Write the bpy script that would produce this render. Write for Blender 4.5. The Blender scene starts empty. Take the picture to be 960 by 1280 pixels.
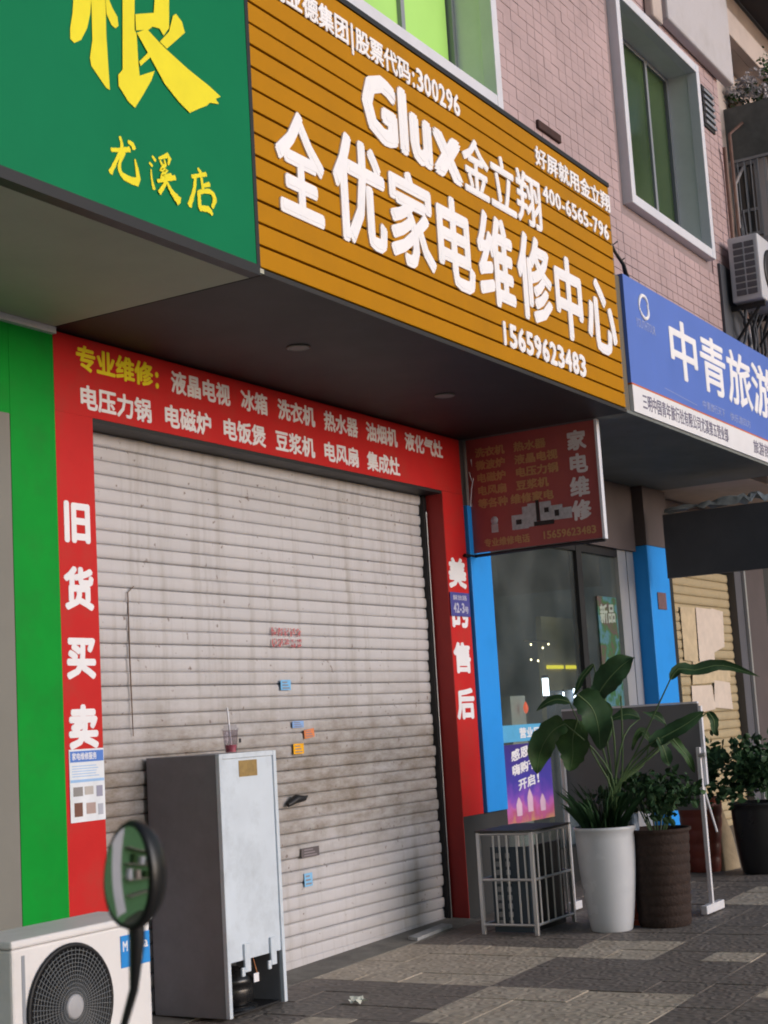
import bpy, bmesh, math, random
from mathutils import Vector, Matrix
R = math.radians
random.seed(7)
SC = bpy.context.scene
COL = SC.collection

# ------------------------------------------------------------------ camera
YAW, PITCH, ROLL = R(30.786), R(7.993), R(-3.416)
fw = Vector((math.cos(PITCH)*math.cos(YAW), math.cos(PITCH)*math.sin(YAW), math.sin(PITCH)))
rt = Vector((math.sin(YAW), -math.cos(YAW), 0)); up = rt.cross(fw)
r2 = math.cos(ROLL)*rt + math.sin(ROLL)*up
u2 = -math.sin(ROLL)*rt + math.cos(ROLL)*up
cam_d = bpy.data.cameras.new('camera'); cam = bpy.data.objects.new('camera', cam_d); COL.objects.link(cam)
M = Matrix((( r2.x, u2.x, -fw.x, 0.0), (r2.y, u2.y, -fw.y, -5.823), (r2.z, u2.z, -fw.z, 1.5), (0, 0, 0, 1)))
cam.matrix_world = M
cam_d.sensor_fit = 'VERTICAL'; cam_d.sensor_height = 24; cam_d.lens = 35.43
cam_d.clip_start = .05; cam_d.clip_end = 2000
cam_d.dof.use_dof = True; cam_d.dof.focus_distance = 10.5; cam_d.dof.aperture_fstop = 4.5
SC.camera = cam

# ------------------------------------------------------------------ sky, sun, exposure
SUN_EL, SUN_AZ = R(8), R(10)          # azimuth to the right of the facade's outward normal
w = bpy.data.worlds.new('World'); SC.world = w; w.use_nodes = True
nt = w.node_tree; nt.nodes.clear()
sky = nt.nodes.new('ShaderNodeTexSky'); sky.sky_type = 'NISHITA'; sky.sun_disc = False
sky.sun_elevation = SUN_EL; sky.sun_rotation = R(180)-SUN_AZ
bg = nt.nodes.new('ShaderNodeBackground'); bg.inputs[1].default_value = .10
wo = nt.nodes.new('ShaderNodeOutputWorld')
nt.links.new(sky.outputs[0], bg.inputs[0]); nt.links.new(bg.outputs[0], wo.inputs[0])
sun_d = bpy.data.lights.new('sun', 'SUN'); sun_d.energy = 2.2; sun_d.angle = R(46); sun_d.color = (.93, .915, 1.0)
sun = bpy.data.objects.new('sun', sun_d); COL.objects.link(sun)
sd = Vector((math.sin(SUN_AZ)*math.cos(SUN_EL), -math.cos(SUN_AZ)*math.cos(SUN_EL), math.sin(SUN_EL)))
sun.rotation_euler = sd.to_track_quat('Z', 'Y').to_euler(); sun.location = (10, -20, 12)
vs = SC.view_settings; vs.view_transform = 'Standard'; vs.look = 'None'; vs.exposure = 0.42; vs.gamma = 1
SC.display_settings.display_device = 'sRGB'

# ------------------------------------------------------------------ materials
def S(r, g, b):                        # sRGB 0-255 -> linear
    f = lambda c: c/12.92 if c <= .04045 else ((c+.055)/1.055)**2.4
    return (f(r/255), f(g/255), f(b/255))
MATS = {}
def mat(name, col, rough=.55, var=.12, scale=6, bump=0.0, bscale=80, metal=0, spec=.4, dirt=None, dscale=2.5, damt=.35, emit=None, estr=0, coat=0):
    if name in MATS: return MATS[name]
    m = bpy.data.materials.new(name); m.use_nodes = True
    n = m.node_tree.nodes; l = m.node_tree.links
    p = n['Principled BSDF']
    tc = n.new('ShaderNodeNewGeometry')
    nz = n.new('ShaderNodeTexNoise'); nz.inputs['Scale'].default_value = scale; nz.inputs['Detail'].default_value = 6; nz.inputs['Roughness'].default_value = .65
    l.new(tc.outputs['Position'], nz.inputs['Vector'])
    cr = n.new('ShaderNodeMapRange'); cr.inputs[1].default_value = .25; cr.inputs[2].default_value = .75
    cr.inputs[3].default_value = 1-var; cr.inputs[4].default_value = 1+var
    l.new(nz.outputs['Fac'], cr.inputs[0])
    mul = n.new('ShaderNodeVectorMath'); mul.operation = 'SCALE'
    mul.inputs[0].default_value = col; l.new(cr.outputs[0], mul.inputs['Scale'])
    out = mul.outputs[0]
    if dirt:
        dn = n.new('ShaderNodeTexNoise'); dn.inputs['Scale'].default_value = dscale; dn.inputs['Detail'].default_value = 8; dn.inputs['Roughness'].default_value = .7
        l.new(tc.outputs['Position'], dn.inputs['Vector'])
        dr = n.new('ShaderNodeMapRange'); dr.inputs[1].default_value = .48; dr.inputs[2].default_value = .72; dr.inputs[4].default_value = damt
        l.new(dn.outputs['Fac'], dr.inputs[0])
        mx = n.new('ShaderNodeMix'); mx.data_type = 'RGBA'
        l.new(dr.outputs[0], mx.inputs['Factor']); l.new(out, mx.inputs[6]); mx.inputs[7].default_value = (*dirt, 1)
        out = mx.outputs[2]
    l.new(out, p.inputs['Base Color'])
    rr = n.new('ShaderNodeMapRange'); rr.inputs[3].default_value = max(.02, rough-.1); rr.inputs[4].default_value = min(1, rough+.1)
    l.new(nz.outputs['Fac'], rr.inputs[0]); l.new(rr.outputs[0], p.inputs['Roughness'])
    p.inputs['Metallic'].default_value = metal; p.inputs['Specular IOR Level'].default_value = spec
    if coat: p.inputs['Coat Weight'].default_value = coat
    if bump:
        b2 = n.new('ShaderNodeTexNoise'); b2.inputs['Scale'].default_value = bscale; b2.inputs['Detail'].default_value = 4
        l.new(tc.outputs['Position'], b2.inputs['Vector'])
        bp = n.new('ShaderNodeBump'); bp.inputs['Strength'].default_value = bump; bp.inputs['Distance'].default_value = .01
        l.new(b2.outputs['Fac'], bp.inputs['Height']); l.new(bp.outputs[0], p.inputs['Normal'])
    if emit:
        p.inputs['Emission Color'].default_value = (*emit, 1); p.inputs['Emission Strength'].default_value = estr
    MATS[name] = m; return m

def glass(name, tint=(.8, .85, .85), ior=1.5):
    m = bpy.data.materials.new(name); m.use_nodes = True
    n = m.node_tree.nodes; l = m.node_tree.links; n.clear()
    o = n.new('ShaderNodeOutputMaterial'); t = n.new('ShaderNodeBsdfTransparent'); t.inputs[0].default_value = (*tint, 1)
    g = n.new('ShaderNodeBsdfGlossy'); g.inputs['Roughness'].default_value = .03
    lw = n.new('ShaderNodeLayerWeight'); lw.inputs[0].default_value = .5
    pw = n.new('ShaderNodeMath'); pw.operation = 'POWER'; pw.inputs[1].default_value = 5; l.new(lw.outputs['Facing'], pw.inputs[0])
    f = n.new('ShaderNodeMath'); f.operation = 'MULTIPLY_ADD'; f.inputs[1].default_value = .9; f.inputs[2].default_value = ((ior-1)/(ior+1))**2; l.new(pw.outputs[0], f.inputs[0])
    x = n.new('ShaderNodeMixShader'); l.new(f.outputs[0], x.inputs[0]); l.new(t.outputs[0], x.inputs[1]); l.new(g.outputs[0], x.inputs[2]); l.new(x.outputs[0], o.inputs[0])
    return m

# ------------------------------------------------------------------ mesh builder
class MB:
    def __init__(s): s.v = []; s.f = []; s.sm = []
    def add(s, vs, fs, smooth=False):
        k = len(s.v); s.v += [tuple(p) for p in vs]; s.f += [tuple(i+k for i in f) for f in fs]; s.sm += [smooth]*len(fs); return s
    def box(s, x0, x1, y0, y1, z0, z1):
        return s.add([(x0,y0,z0),(x1,y0,z0),(x1,y1,z0),(x0,y1,z0),(x0,y0,z1),(x1,y0,z1),(x1,y1,z1),(x0,y1,z1)],
                     [(0,3,2,1),(4,5,6,7),(0,1,5,4),(1,2,6,5),(2,3,7,6),(3,0,4,7)])
    def tube(s, pts, r, seg=10, caps=True):
        pts = [Vector(p) for p in pts]; n = len(pts); rs = r if isinstance(r, (list, tuple)) else [r]*n
        vs = []; a = None
        for i, p in enumerate(pts):
            t = (pts[min(i+1, n-1)]-pts[max(i-1, 0)]).normalized()
            if a is None: a = t.orthogonal().normalized()
            a = (a-t*a.dot(t)).normalized(); b = t.cross(a)
            for k in range(seg):
                th = 2*math.pi*k/seg; vs.append(p+rs[i]*(math.cos(th)*a+math.sin(th)*b))
        fs = [(i*seg+k, i*seg+(k+1) % seg, (i+1)*seg+(k+1) % seg, (i+1)*seg+k) for i in range(n-1) for k in range(seg)]
        s.add(vs, fs, True)
        if caps: s.add(vs[:seg], [tuple(range(seg))[::-1]]); s.add(vs[-seg:], [tuple(range(seg))])
        return s
    def lathe(s, c, prof, seg=28, axis='Z', caps=True):
        vs = []
        for r, h in prof:
            for k in range(seg):
                th = 2*math.pi*k/seg; a, b = r*math.cos(th), r*math.sin(th)
                vs.append((c[0]+a, c[1]+b, c[2]+h) if axis == 'Z' else ((c[0]+a, c[1]-h, c[2]+b) if axis == 'Y' else (c[0]+h, c[1]+a, c[2]+b)))
        n = len(prof)
        s.add(vs, [(i*seg+k, i*seg+(k+1) % seg, (i+1)*seg+(k+1) % seg, (i+1)*seg+k) for i in range(n-1) for k in range(seg)], True)
        if caps:
            s.add(vs[:seg], [tuple(range(seg))[::-1]]); s.add(vs[-seg:], [tuple(range(seg))])
        return s
    def quad(s, o, u, v):
        o, u, v = Vector(o), Vector(u), Vector(v); return s.add([o, o+u, o+u+v, o+v], [(0,1,2,3)])
OFF = {}
def obj(name, mb, material, parent=None, bev=0, kind=None, label=None):
    off = OFF.get(parent.name, Vector()) if parent else Vector()
    me = bpy.data.meshes.new(name)
    me.from_pydata([(x-off.x, y-off.y, z-off.z) for x, y, z in mb.v], [], mb.f)
    me.polygons.foreach_set('use_smooth', mb.sm); me.materials.append(material); me.update()
    o = bpy.data.objects.new(name, me); COL.objects.link(o)
    if parent: o.parent = parent
    OFF[o.name] = off
    if bev:
        b = o.modifiers.new('bevel', 'BEVEL'); b.width = bev; b.segments = 2; b.limit_method = 'ANGLE'
    if kind: o['kind'] = kind
    if label: o['label'] = label
    return o
def tag(o, label, cat, group=None):
    o['label'] = label; o['category'] = cat
    if group: o['group'] = group
    return o
def thing(name, label, cat, loc=(0, 0, 0), group=None):
    o = bpy.data.objects.new(name, None); COL.objects.link(o); o.location = loc; o.empty_display_size = .2
    OFF[o.name] = Vector(loc); return tag(o, label, cat, group)
def box(name, x0, x1, y0, y1, z0, z1, m, parent=None, bev=0, **k): return obj(name, MB().box(x0, x1, y0, y1, z0, z1), m, parent, bev, **k)

GLY = {}
DIRS = [(math.cos(R(11+45*k)), math.sin(R(11+45*k))) for k in range(8)]
def glyph(ch, off):
    """outline of one character, thickened by laying shifted copies over each other (each a hair deeper than the last)"""
    if (ch, off) in GLY: return GLY[(ch, off)]
    c = bpy.data.curves.new('t', 'FONT'); c.body = ch; c.size = 1; c.extrude = .5; c.resolution_u = 2
    o = bpy.data.objects.new('t', c); COL.objects.link(o)
    dg = bpy.context.evaluated_depsgraph_get(); m = bpy.data.meshes.new_from_object(o.evaluated_get(dg))
    bv = [tuple(v.co) for v in m.vertices]; bf = [tuple(p.vertices) for p in m.polygons]
    bf = [f for f in bf if any(bv[i][2] > 0 for i in f)]
    bpy.data.objects.remove(o); bpy.data.curves.remove(c); bpy.data.meshes.remove(m)
    vs, fs = [], []
    for k, (dx, dy) in enumerate(DIRS if off > .012 else DIRS[::2] if off > 0 else [(0, 0)]):
        n0 = len(vs); vs += [(x+dx*off, y+dy*off, z-(.035*k if z > 0 else 0)) for x, y, z in bv]; fs += [tuple(i+n0 for i in f) for f in bf]
    GLY[(ch, off)] = (vs, fs); return vs, fs
def write(mb, s, o, u, v, wd, ht, depth, off=.025, shear=0.0, mono=None):
    """put the string on the plane (o, u, v): lower left corner o, total width wd, cell height ht, raised by depth"""
    o, u, v = Vector(o), Vector(u), Vector(v); n = u.cross(v)
    full = lambda c: ord(c) > 0x2e80
    adv = [1.0 if full(c) else (.42 if c in ' :|,.-' else mono or .56) for c in s]
    k = wd/sum(adv); x = 0
    for c, a in zip(s, adv):
        if c != ' ':
            vs, fs = glyph(c, off)
            if vs:
                x0 = min(p[0] for p in vs); x1 = max(p[0] for p in vs)
                if full(c): pts = [(x+p[0]*k, (p[1]+.12)*ht, p[2]) for p in vs]
                else:
                    sx = min(1.3, a*.9/(x1-x0)) if c not in '|:-.il1' else 1
                    cx = (x0+x1)/2
                    pts = [(x+(a/2+(p[0]-cx)*sx)*k, (p[1]+.06)*ht*1.28, p[2]) for p in vs]
                mb.add([o+u*(px+shear*py)+v*py+n*((pz+.5)*depth) for px, py, pz in pts], fs)
        x += a*k
    return mb
def fit(mb, c, x0, x1, z0, z1, y, depth, off):
    """one character stretched to a box on a plane facing the street"""
    vs, fs = glyph(c, off); a0 = min(p[0] for p in vs); a1 = max(p[0] for p in vs); b0 = min(p[1] for p in vs); b1 = max(p[1] for p in vs)
    return mb.add([(x0+(p[0]-a0)/(a1-a0)*(x1-x0), y-(p[2]+.5)*depth, z0+(p[1]-b0)/(b1-b0)*(z1-z0)) for p in vs], fs)
UX, VZ = (1, 0, 0), (0, 0, 1)
def wr(mb, s, x0, z0, y, wd, ht, depth=.003, **k): return write(mb, s, (x0, y, z0), UX, VZ, wd, ht, depth, **k)

def gz(x): return -.05+.02*(x-10.7)

# palette
m_orange = mat('orange_board', (.47, .205, .0), .45, .06, 3, spec=.12, dirt=(.3, .14, .01), dscale=2, damt=.25)
m_white_letter = mat('white_acrylic', (.92, .91, .94), .5, .04, 5)
m_red = mat('red_vinyl', (.54, .020, .020), .5, .10, 3, bump=.25, bscale=5, spec=.15, dirt=(.3, .05, .035), dscale=3, damt=.5)
m_red_shaded = mat('red_jamb_shaded', (.36, .022, .02), .5, .12, 4)  # darker red puts the shade of the side face into the colour
m_green = mat('green_vinyl', (.001, .28, .028), .5, .12, 2.5, bump=.25, bscale=4, spec=.12, dirt=(.015, .19, .028), dscale=3, damt=.55)
m_greensign = mat('green_sign_face', (.0, .185, .072), .45, .06, 2, spec=.12)
m_yellow = mat('yellow_print', (.85, .74, .005), .5, .06, 5)
m_white_print = mat('white_print', (.80, .80, .84), .5, .05, 6)
m_black = mat('black_trim', (.012, .012, .014), .5, .2, 8)
m_blue = mat('blue_paint', (.02, .30, .86), .45, .10, 3, bump=.2, bscale=6, spec=.25, dirt=(.02, .17, .5), dscale=3, damt=.3)
m_bluesign = mat('blue_sign_face', (.10, .19, .60), .5, .06, 3)
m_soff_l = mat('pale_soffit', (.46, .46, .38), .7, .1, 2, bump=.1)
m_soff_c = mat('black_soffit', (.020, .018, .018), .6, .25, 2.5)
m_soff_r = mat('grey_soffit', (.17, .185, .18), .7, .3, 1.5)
m_darkwall = mat('dark_brown_board', (.085, .068, .07), .7, .2, 3)
m_dark = mat('dark_interior', (.03, .032, .034), .8, .3, 2)
m_room = mat('slate_room_paint', (.42, .46, .46), .8, .25, 2)
m_grout = mat('tile_grout', (.31, .24, .245), .9, .1, 20)
m_tile = mat('pink_wall_tile', (.50, .365, .37), .4, .12, 1.2, dirt=(.34, .25, .25), dscale=1.6, damt=.7, spec=.3)
m_frame = mat('white_window_frame', (.70, .71, .78), .45, .05, 4, dirt=(.5, .5, .52), damt=.3)
m_reveal = mat('pale_grey_reveal', (.74, .76, .78), .6, .08, 3)
m_sash = mat('grey_aluminium_sash', (.28, .30, .34), .45, .05, 4, metal=.2)
m_steel = mat('stainless_steel', (.55, .55, .56), .34, .03, 4, metal=.6)
m_conc = mat('concrete', (.20, .19, .17), .9, .3, 6, bump=.4, bscale=60, dirt=(.10, .09, .085), dscale=4, damt=.7)
m_plaster = mat('pale_plaster', (.52, .50, .53), .8, .08, 2, bump=.2, dirt=(.33, .31, .3), dscale=2, damt=.5)
m_beige = mat('beige_plaster', (.55, .46, .42), .8, .08, 2, dirt=(.33, .29, .27), damt=.5)
m_glass = glass('shop_glass', (.86, .90, .90))
_n = m_glass.node_tree.nodes; _l = m_glass.node_tree.links           # pale haze mixed into the panes, standing in for street reflections
_d = _n.new('ShaderNodeBsdfDiffuse'); _d.inputs[0].default_value = (.42, .46, .46, 1)
_z = _n.new('ShaderNodeTexNoise'); _z.inputs['Scale'].default_value = 1.6; _z.inputs['Detail'].default_value = 5
_g = _n.new('ShaderNodeNewGeometry'); _l.new(_g.outputs['Position'], _z.inputs['Vector'])
_r = _n.new('ShaderNodeMapRange'); _r.inputs[1].default_value = .3; _r.inputs[2].default_value = .7; _r.inputs[3].default_value = .02; _r.inputs[4].default_value = .10; _l.new(_z.outputs['Fac'], _r.inputs[0])
_o = [q for q in _n if q.type == 'OUTPUT_MATERIAL'][0]; _s = _o.inputs[0].links[0].from_socket
_x = _n.new('ShaderNodeMixShader'); _l.new(_r.outputs[0], _x.inputs[0]); _l.new(_s, _x.inputs[1]); _l.new(_d.outputs[0], _x.inputs[2]); _l.new(_x.outputs[0], _o.inputs[0])
m_leaf = mat('dark_leaf', (.024, .062, .024), .6, .4, 9, spec=.22)
m_leaf2 = mat('light_leaf', (.036, .082, .026), .6, .4, 9, spec=.22)
m_stem = mat('green_stem', (.06, .11, .04), .5, .2, 12)
m_soil = mat('potting_soil', (.03, .022, .016), .95, .4, 30, bump=.5)

# ------------------------------------------------------------------ ground
def pav_mat(name, c1, c2):
    m = bpy.data.materials.new(name); m.use_nodes = True
    n = m.node_tree.nodes; l = m.node_tree.links; p = n['Principled BSDF']
    g = n.new('ShaderNodeNewGeometry')
    n1 = n.new('ShaderNodeTexNoise'); n1.inputs['Scale'].default_value = 5; n1.inputs['Detail'].default_value = 9; n1.inputs['Roughness'].default_value = .75
    l.new(g.outputs['Position'], n1.inputs['Vector'])
    r = n.new('ShaderNodeValToRGB'); r.color_ramp.elements[0].position = .32; r.color_ramp.elements[1].position = .68
    r.color_ramp.elements[0].color = (*c1, 1); r.color_ramp.elements[1].color = (*c2, 1); l.new(n1.outputs['Fac'], r.inputs[0])
    # pressed ring and stud relief of the pavers
    v = n.new('ShaderNodeTexVoronoi'); v.feature = 'F1'; v.inputs['Scale'].default_value = 9; v.inputs['Randomness'].default_value = .7
    l.new(g.outputs['Position'], v.inputs['Vector'])
    sn = n.new('ShaderNodeMath'); sn.operation = 'SINE'
    ml = n.new('ShaderNodeMath'); ml.operation = 'MULTIPLY'; ml.inputs[1].default_value = 16; l.new(v.outputs['Distance'], ml.inputs[0]); l.new(ml.outputs[0], sn.inputs[0])
    ad = n.new('ShaderNodeMath'); ad.operation = 'ADD'; l.new(sn.outputs[0], ad.inputs[0]); l.new(n1.outputs['Fac'], ad.inputs[1])
    b = n.new('ShaderNodeBump'); b.inputs['Strength'].default_value = .35; b.inputs['Distance'].default_value = .006
    l.new(ad.outputs[0], b.inputs['Height']); l.new(b.outputs[0], p.inputs['Normal'])
    # darker colour at the pit centres
    cr = n.new('ShaderNodeMapRange'); cr.inputs[1].default_value = .0; cr.inputs[2].default_value = .12; cr.inputs[3].default_value = .45; cr.inputs[4].default_value = 0
    l.new(v.outputs['Distance'], cr.inputs[0])
    mx = n.new('ShaderNodeMix'); mx.data_type = 'RGBA'; mx.inputs[7].default_value = (.02, .018, .017, 1)
    l.new(cr.outputs[0], mx.inputs['Factor']); l.new(r.outputs[0], mx.inputs[6]); l.new(mx.outputs[2], p.inputs['Base Color'])
    p.inputs['Roughness'].default_value = .62; p.inputs['Specular IOR Level'].default_value = .35
    return m
m_pd = pav_mat('dark_paver', (.15, .130, .115), (.24, .207, .182))
m_pl = pav_mat('light_paver', (.38, .32, .25), (.60, .52, .42))
m_asph = mat('asphalt', (.05, .05, .05), .9, .3, 10, bump=.5)

def slab(x0, x1, y0, y1, dz, th=.3):
    a, b = gz(x0)+dz, gz(x1)+dz
    return MB().add([(x0,y0,a-th),(x1,y0,b-th),(x1,y1,b-th),(x0,y1,a-th),(x0,y0,a),(x1,y0,b),(x1,y1,b),(x0,y1,a)],
                    [(0,3,2,1),(4,5,6,7),(0,1,5,4),(1,2,6,5),(2,3,7,6),(3,0,4,7)])
o = obj('road', slab(-300, 300, -300, 300, -.16, .5), m_asph); o['kind'] = 'structure'
o = obj('kerb', slab(-60, 90, -7.65, -7.5, .004), m_conc, bev=.02); o['kind'] = 'structure'
pav = obj('pavement', slab(-60, 90, -7.5, 3.2, -.008), m_pd); pav['kind'] = 'structure'
T = .325
tile_me = {}
def ptile(ix, iy, light):
    x = 7.36+ix*T; y = -.1-iy*T
    if light not in tile_me:
        mb = MB().box(-T/2+.003, T/2-.003, -T/2+.003, T/2-.003, -.03, 0)
        t = obj('paving_tile', mb, m_pl if light else m_pd, None); tile_me[light] = t.data; new = t
    else:
        new = bpy.data.objects.new('paving_tile', tile_me[light]); COL.objects.link(new)
    new.parent = pav; new.location = (x+T/2, y-T/2, gz(x+T/2)+random.uniform(-.002, .003))
    new.rotation_euler = (random.uniform(-.006, .006), -math.atan(.02)+random.uniform(-.006, .006), 0)
LR = [(8.45, 9.62, -1.26, -.1), (7.34, 8.33, -1.9, -1.24), (9.33, 10.0, -2.1, -1.4), (9.27, 9.7, -2.74, -2.38), (7.5, 8.2, -2.7, -2.2),
      (11.5, 12.4, -2.4, -1.7), (6.3, 7.33, -1.1, -.6), (10.9, 11.6, -3.4, -2.9), (6.4, 6.9, -2.4, -1.8), (8.3, 8.9, -3.5, -3.0)]
for ix in range(-4, 22):
    for iy in range(11):
        cx, cy = 7.36+(ix+.5)*T, -.1-(iy+.5)*T
        ptile(ix, iy, any(a < cx < b and c < cy < d for a, b, c, d in LR))
o = obj('doorstep', MB().add([(6.54,-.1,gz(6.54)-.02),(10.72,-.1,gz(10.72)-.02),(10.72,.34,gz(10.72)-.02),(6.54,.34,gz(6.54)-.02),
     (6.54,-.1,gz(6.54)+.004),(10.72,-.1,gz(10.72)+.004),(10.72,.34,gz(10.72)+.022),(6.54,.34,gz(6.54)+.022)],
     [(0,3,2,1),(4,5,6,7),(0,1,5,4),(1,2,6,5),(2,3,7,6),(3,0,4,7)]), m_conc); o['kind'] = 'structure'

# ------------------------------------------------------------------ apartment building over the shops
B = thing('apartment_building', 'pink tiled apartment building rising above the shop signs', 'building', (8, 0, 0))
YW = -1.3
w1 = (7.3, 9.45, 5.86, 7.85); w2 = (11.97, 14.08, 5.85, 7.8)
wall = MB()
def wbox(x0, x1, z0, z1, y1=.4): wall.box(x0, x1, YW+.006, y1, z0, z1)
wbox(-6, w1[0], 3.86, 11); wbox(w1[0], w1[1], 3.86, w1[2]); wbox(w1[0], w1[1], w1[3], 11); wbox(w1[1], w2[0], 3.86, 11)
wbox(w2[0], w2[1], 3.86, w2[2]); wbox(w2[0], w2[1], w2[3], 11); wbox(w2[1], 14.95, 3.86, 11)
upw = obj('upper_wall', wall, m_grout, B)
tw, th = .14, .09
pos = []
cp = Vector((0, -5.823, 1.5))
x = 9.46; nx = int((14.93-9.46)/tw)
for i in range(nx):
    for j in range(int((8.6-5.0)/th)):
        x0, z0 = 9.47+i*tw, 5.0+j*th
        inw = any(a-.08 < x0+tw and x0 < b+.02 and c-.06 < z0+th and z0 < d+.02 for a, b, c, d in (w2,))
        if inw: continue
        p = Vector((x0+tw/2, YW, z0+th/2)); q = p-cp; dz = q.dot(fw)
        sx, sy = q.dot(r2)/dz*1890+480, 640-q.dot(u2)/dz*1890
        vis = 0 < sy < 1280 and sx < 960 and sy < (sx-421)*.69+ (0 if x0 < 11.15 else 60)
        pos.append((0 if vis else 1, dz, x0, z0))
pos.sort()
tmb = MB().box(.002, tw-.002, -.004, .01, .002, th-.002)
tdata = None; rest = MB()
for k, (v_, d_, x0, z0) in enumerate(pos):
    if k < 300:
        if tdata is None:
            t = obj('wall_tile', tmb, m_tile, None); tdata = t.data
        else:
            t = bpy.data.objects.new('wall_tile', tdata); COL.objects.link(t)
        t.parent = upw; t.location = (x0-8, YW+random.uniform(-.0015, .0015), z0); t.rotation_euler = (random.uniform(-.004, .004), 0, random.uniform(-.004, .004))
    else:
        rest.box(x0+.003, x0+tw-.003, YW-.006+random.uniform(-.0015, .0015), YW+.01, z0+.003, z0+th-.003)
obj('tile_field', rest, m_tile, upw, kind='stuff')

def window(W_, pane_mat, mull, nm):
    x0, x1, z0, z1 = W_
    wn = obj('window', MB().box(x0, x1, YW+.30, YW+.34, z0, z1), m_dark, B)
    fr = MB(); t = .06
    fr.box(x0-.03, x0+t, YW-.085, YW+.02, z0-.03, z1+.03); fr.box(x1-t, x1+.03, YW-.085, YW+.02, z0-.03, z1+.03)
    fr.box(x0+t, x1-t, YW-.083, YW+.02, z0-.03, z0+t); fr.box(x0+t, x1-t, YW-.083, YW+.02, z1-t, z1+.03)
    obj('surround', fr, m_frame, wn, bev=.006)
    rv = MB(); e = .052
    rv.box(x0, x0+e, YW+.02, YW+.3, z0, z1); rv.box(x1-e, x1, YW+.02, YW+.3, z0, z1)
    rv.box(x0+e, x1-e, YW+.021, YW+.3, z0, z0+e); rv.box(x0+e, x1-e, YW+.021, YW+.3, z1-e, z1)
    obj('reveal', rv, m_reveal, wn)
    a, b = x0+e, x1-e; c, d = z0+e, z1-e
    sa = MB(); s_ = .045
    sa.box(a, a+s_, YW+.22, YW+.27, c, d); sa.box(b-s_, b, YW+.22, YW+.27, c, d); sa.box(a+s_, b-s_, YW+.221, YW+.27, c, c+s_); sa.box(a+s_, b-s_, YW+.221, YW+.27, d-s_, d)
    obj('sash_frame', sa, m_sash, wn)
    xs = [a+s_]+mull+[b-s_]
    for i, mx_ in enumerate(mull):
        box('mullion', mx_-.025, mx_+.025, YW+.215, YW+.272, c+s_, d-s_, m_sash, wn)
    for i in range(len(xs)-1):
        box('pane', xs[i]+.026, xs[i+1]-.026, YW+.238+.01*i, YW+.246+.01*i, c+s_, d-s_, pane_mat, wn)
    return wn
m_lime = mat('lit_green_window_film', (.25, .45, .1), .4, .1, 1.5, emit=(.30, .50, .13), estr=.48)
m_dgreen = mat('dark_green_window_film', (.045, .078, .032), .2, .3, 1.2, spec=.4)
window(w1, m_lime, [7.85, 8.607], 'lit')
window(w2, m_dgreen, [13.405], 'dark')

# soffits and inner ground floor walls
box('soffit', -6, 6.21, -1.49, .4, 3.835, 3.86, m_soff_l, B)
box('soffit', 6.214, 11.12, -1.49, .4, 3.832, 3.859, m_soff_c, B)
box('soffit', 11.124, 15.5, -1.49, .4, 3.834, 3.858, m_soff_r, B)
box('back_wall', 6.0, 11.3, .34, .5, -.3, 3.83, m_dark, B)
box('moulding', -6, 6.22, -.035, .0, 3.795, 3.833, m_frame, B)
box('fascia_board', 11.09, 14.92, .02, .06, 3.14, 3.83, m_darkwall, B)
box('post_base', 10.725, 11.5, .005, .3, -.3, .74, m_dark, B)
# balcony front and lintel block above the right window
box('balcony_front', 13.22, 15.18, -1.42, -1.312, 7.985, 9.6, m_plaster, B, bev=.02)
box('lintel_block', 12.86, 13.12, -1.40, -1.312, 7.88, 9.0, m_beige, B, bev=.02)
vent = box('vent_opening', 14.34, 14.66, -1.325, -1.30, 7.3, 7.74, m_dark, B)
for k in range(6): box('vent_slat', 14.35, 14.65, -1.345, -1.327, 7.33+k*.068, 7.36+k*.068, m_sash, vent)
box('ac_shade_patch', 14.36, 14.952, -1.335, -1.308, 5.0, 5.86, mat('dark_slate_grey', (.07, .075, .09), .7), B)  # dark panel added for the shadowed gap beside the outdoor unit
obj('rusty_slot', MB().box(10.2, 10.62, -1.33, -1.30, 5.95, 6.02), mat('rusty_metal', (.05, .022, .02), .8, .4, 20), B, bev=.008)
obj('drain_pipe', MB().tube([(14.86, -1.34, 5.9), (14.86, -1.34, 7.0), (14.8, -1.36, 7.2)], .022), mat('old_pipe', (.2, .12, .1), .7, .3, 10), B)

# ------------------------------------------------------------------ green shop on the left
G = thing('green_storefront', 'green shop front panels left of the red door surround', 'shop front', (5, 0, gz(5)))
box('door_post', 5.88, 6.226, 0, .25, -.3, 3.795, m_green, G)
box('header_panel', -6, 5.88, .002, .25, 3.29, 3.795, m_green, G)
box('grey_door', 3.9, 5.878, .003, .1, -.3, 3.29, mat('grey_door_panel', (.19, .185, .165), .55, .08, 3), G)
box('white_column', 2.9, 3.9, -.05, .25, -.3, 3.29, m_frame, G)
box('green_wall', -6, 2.9, .03, .25, -.3, 3.29, mat('sage_paint', (.10, .24, .11), .6), G)
m_shelf = mat('shelf_board', (.35, .33, .28), .6)
for k in range(4): box('display_shelf', -4.2, -1.7, -.42, .03, .35+k*.5, .38+k*.5, m_shelf, G)
box('panel_strip', -1.5, -.85, -.01, .03, -.1, 3.2, m_frame, G)
for k in range(7): box('goods', -4.1+k*.34, -3.85+k*.34, -.36, -.1, .885+.5*(k % 2), 1.1+.5*(k % 2)+.02*k, (m_frame, m_beige, m_leaf2)[k % 3], G)

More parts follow.
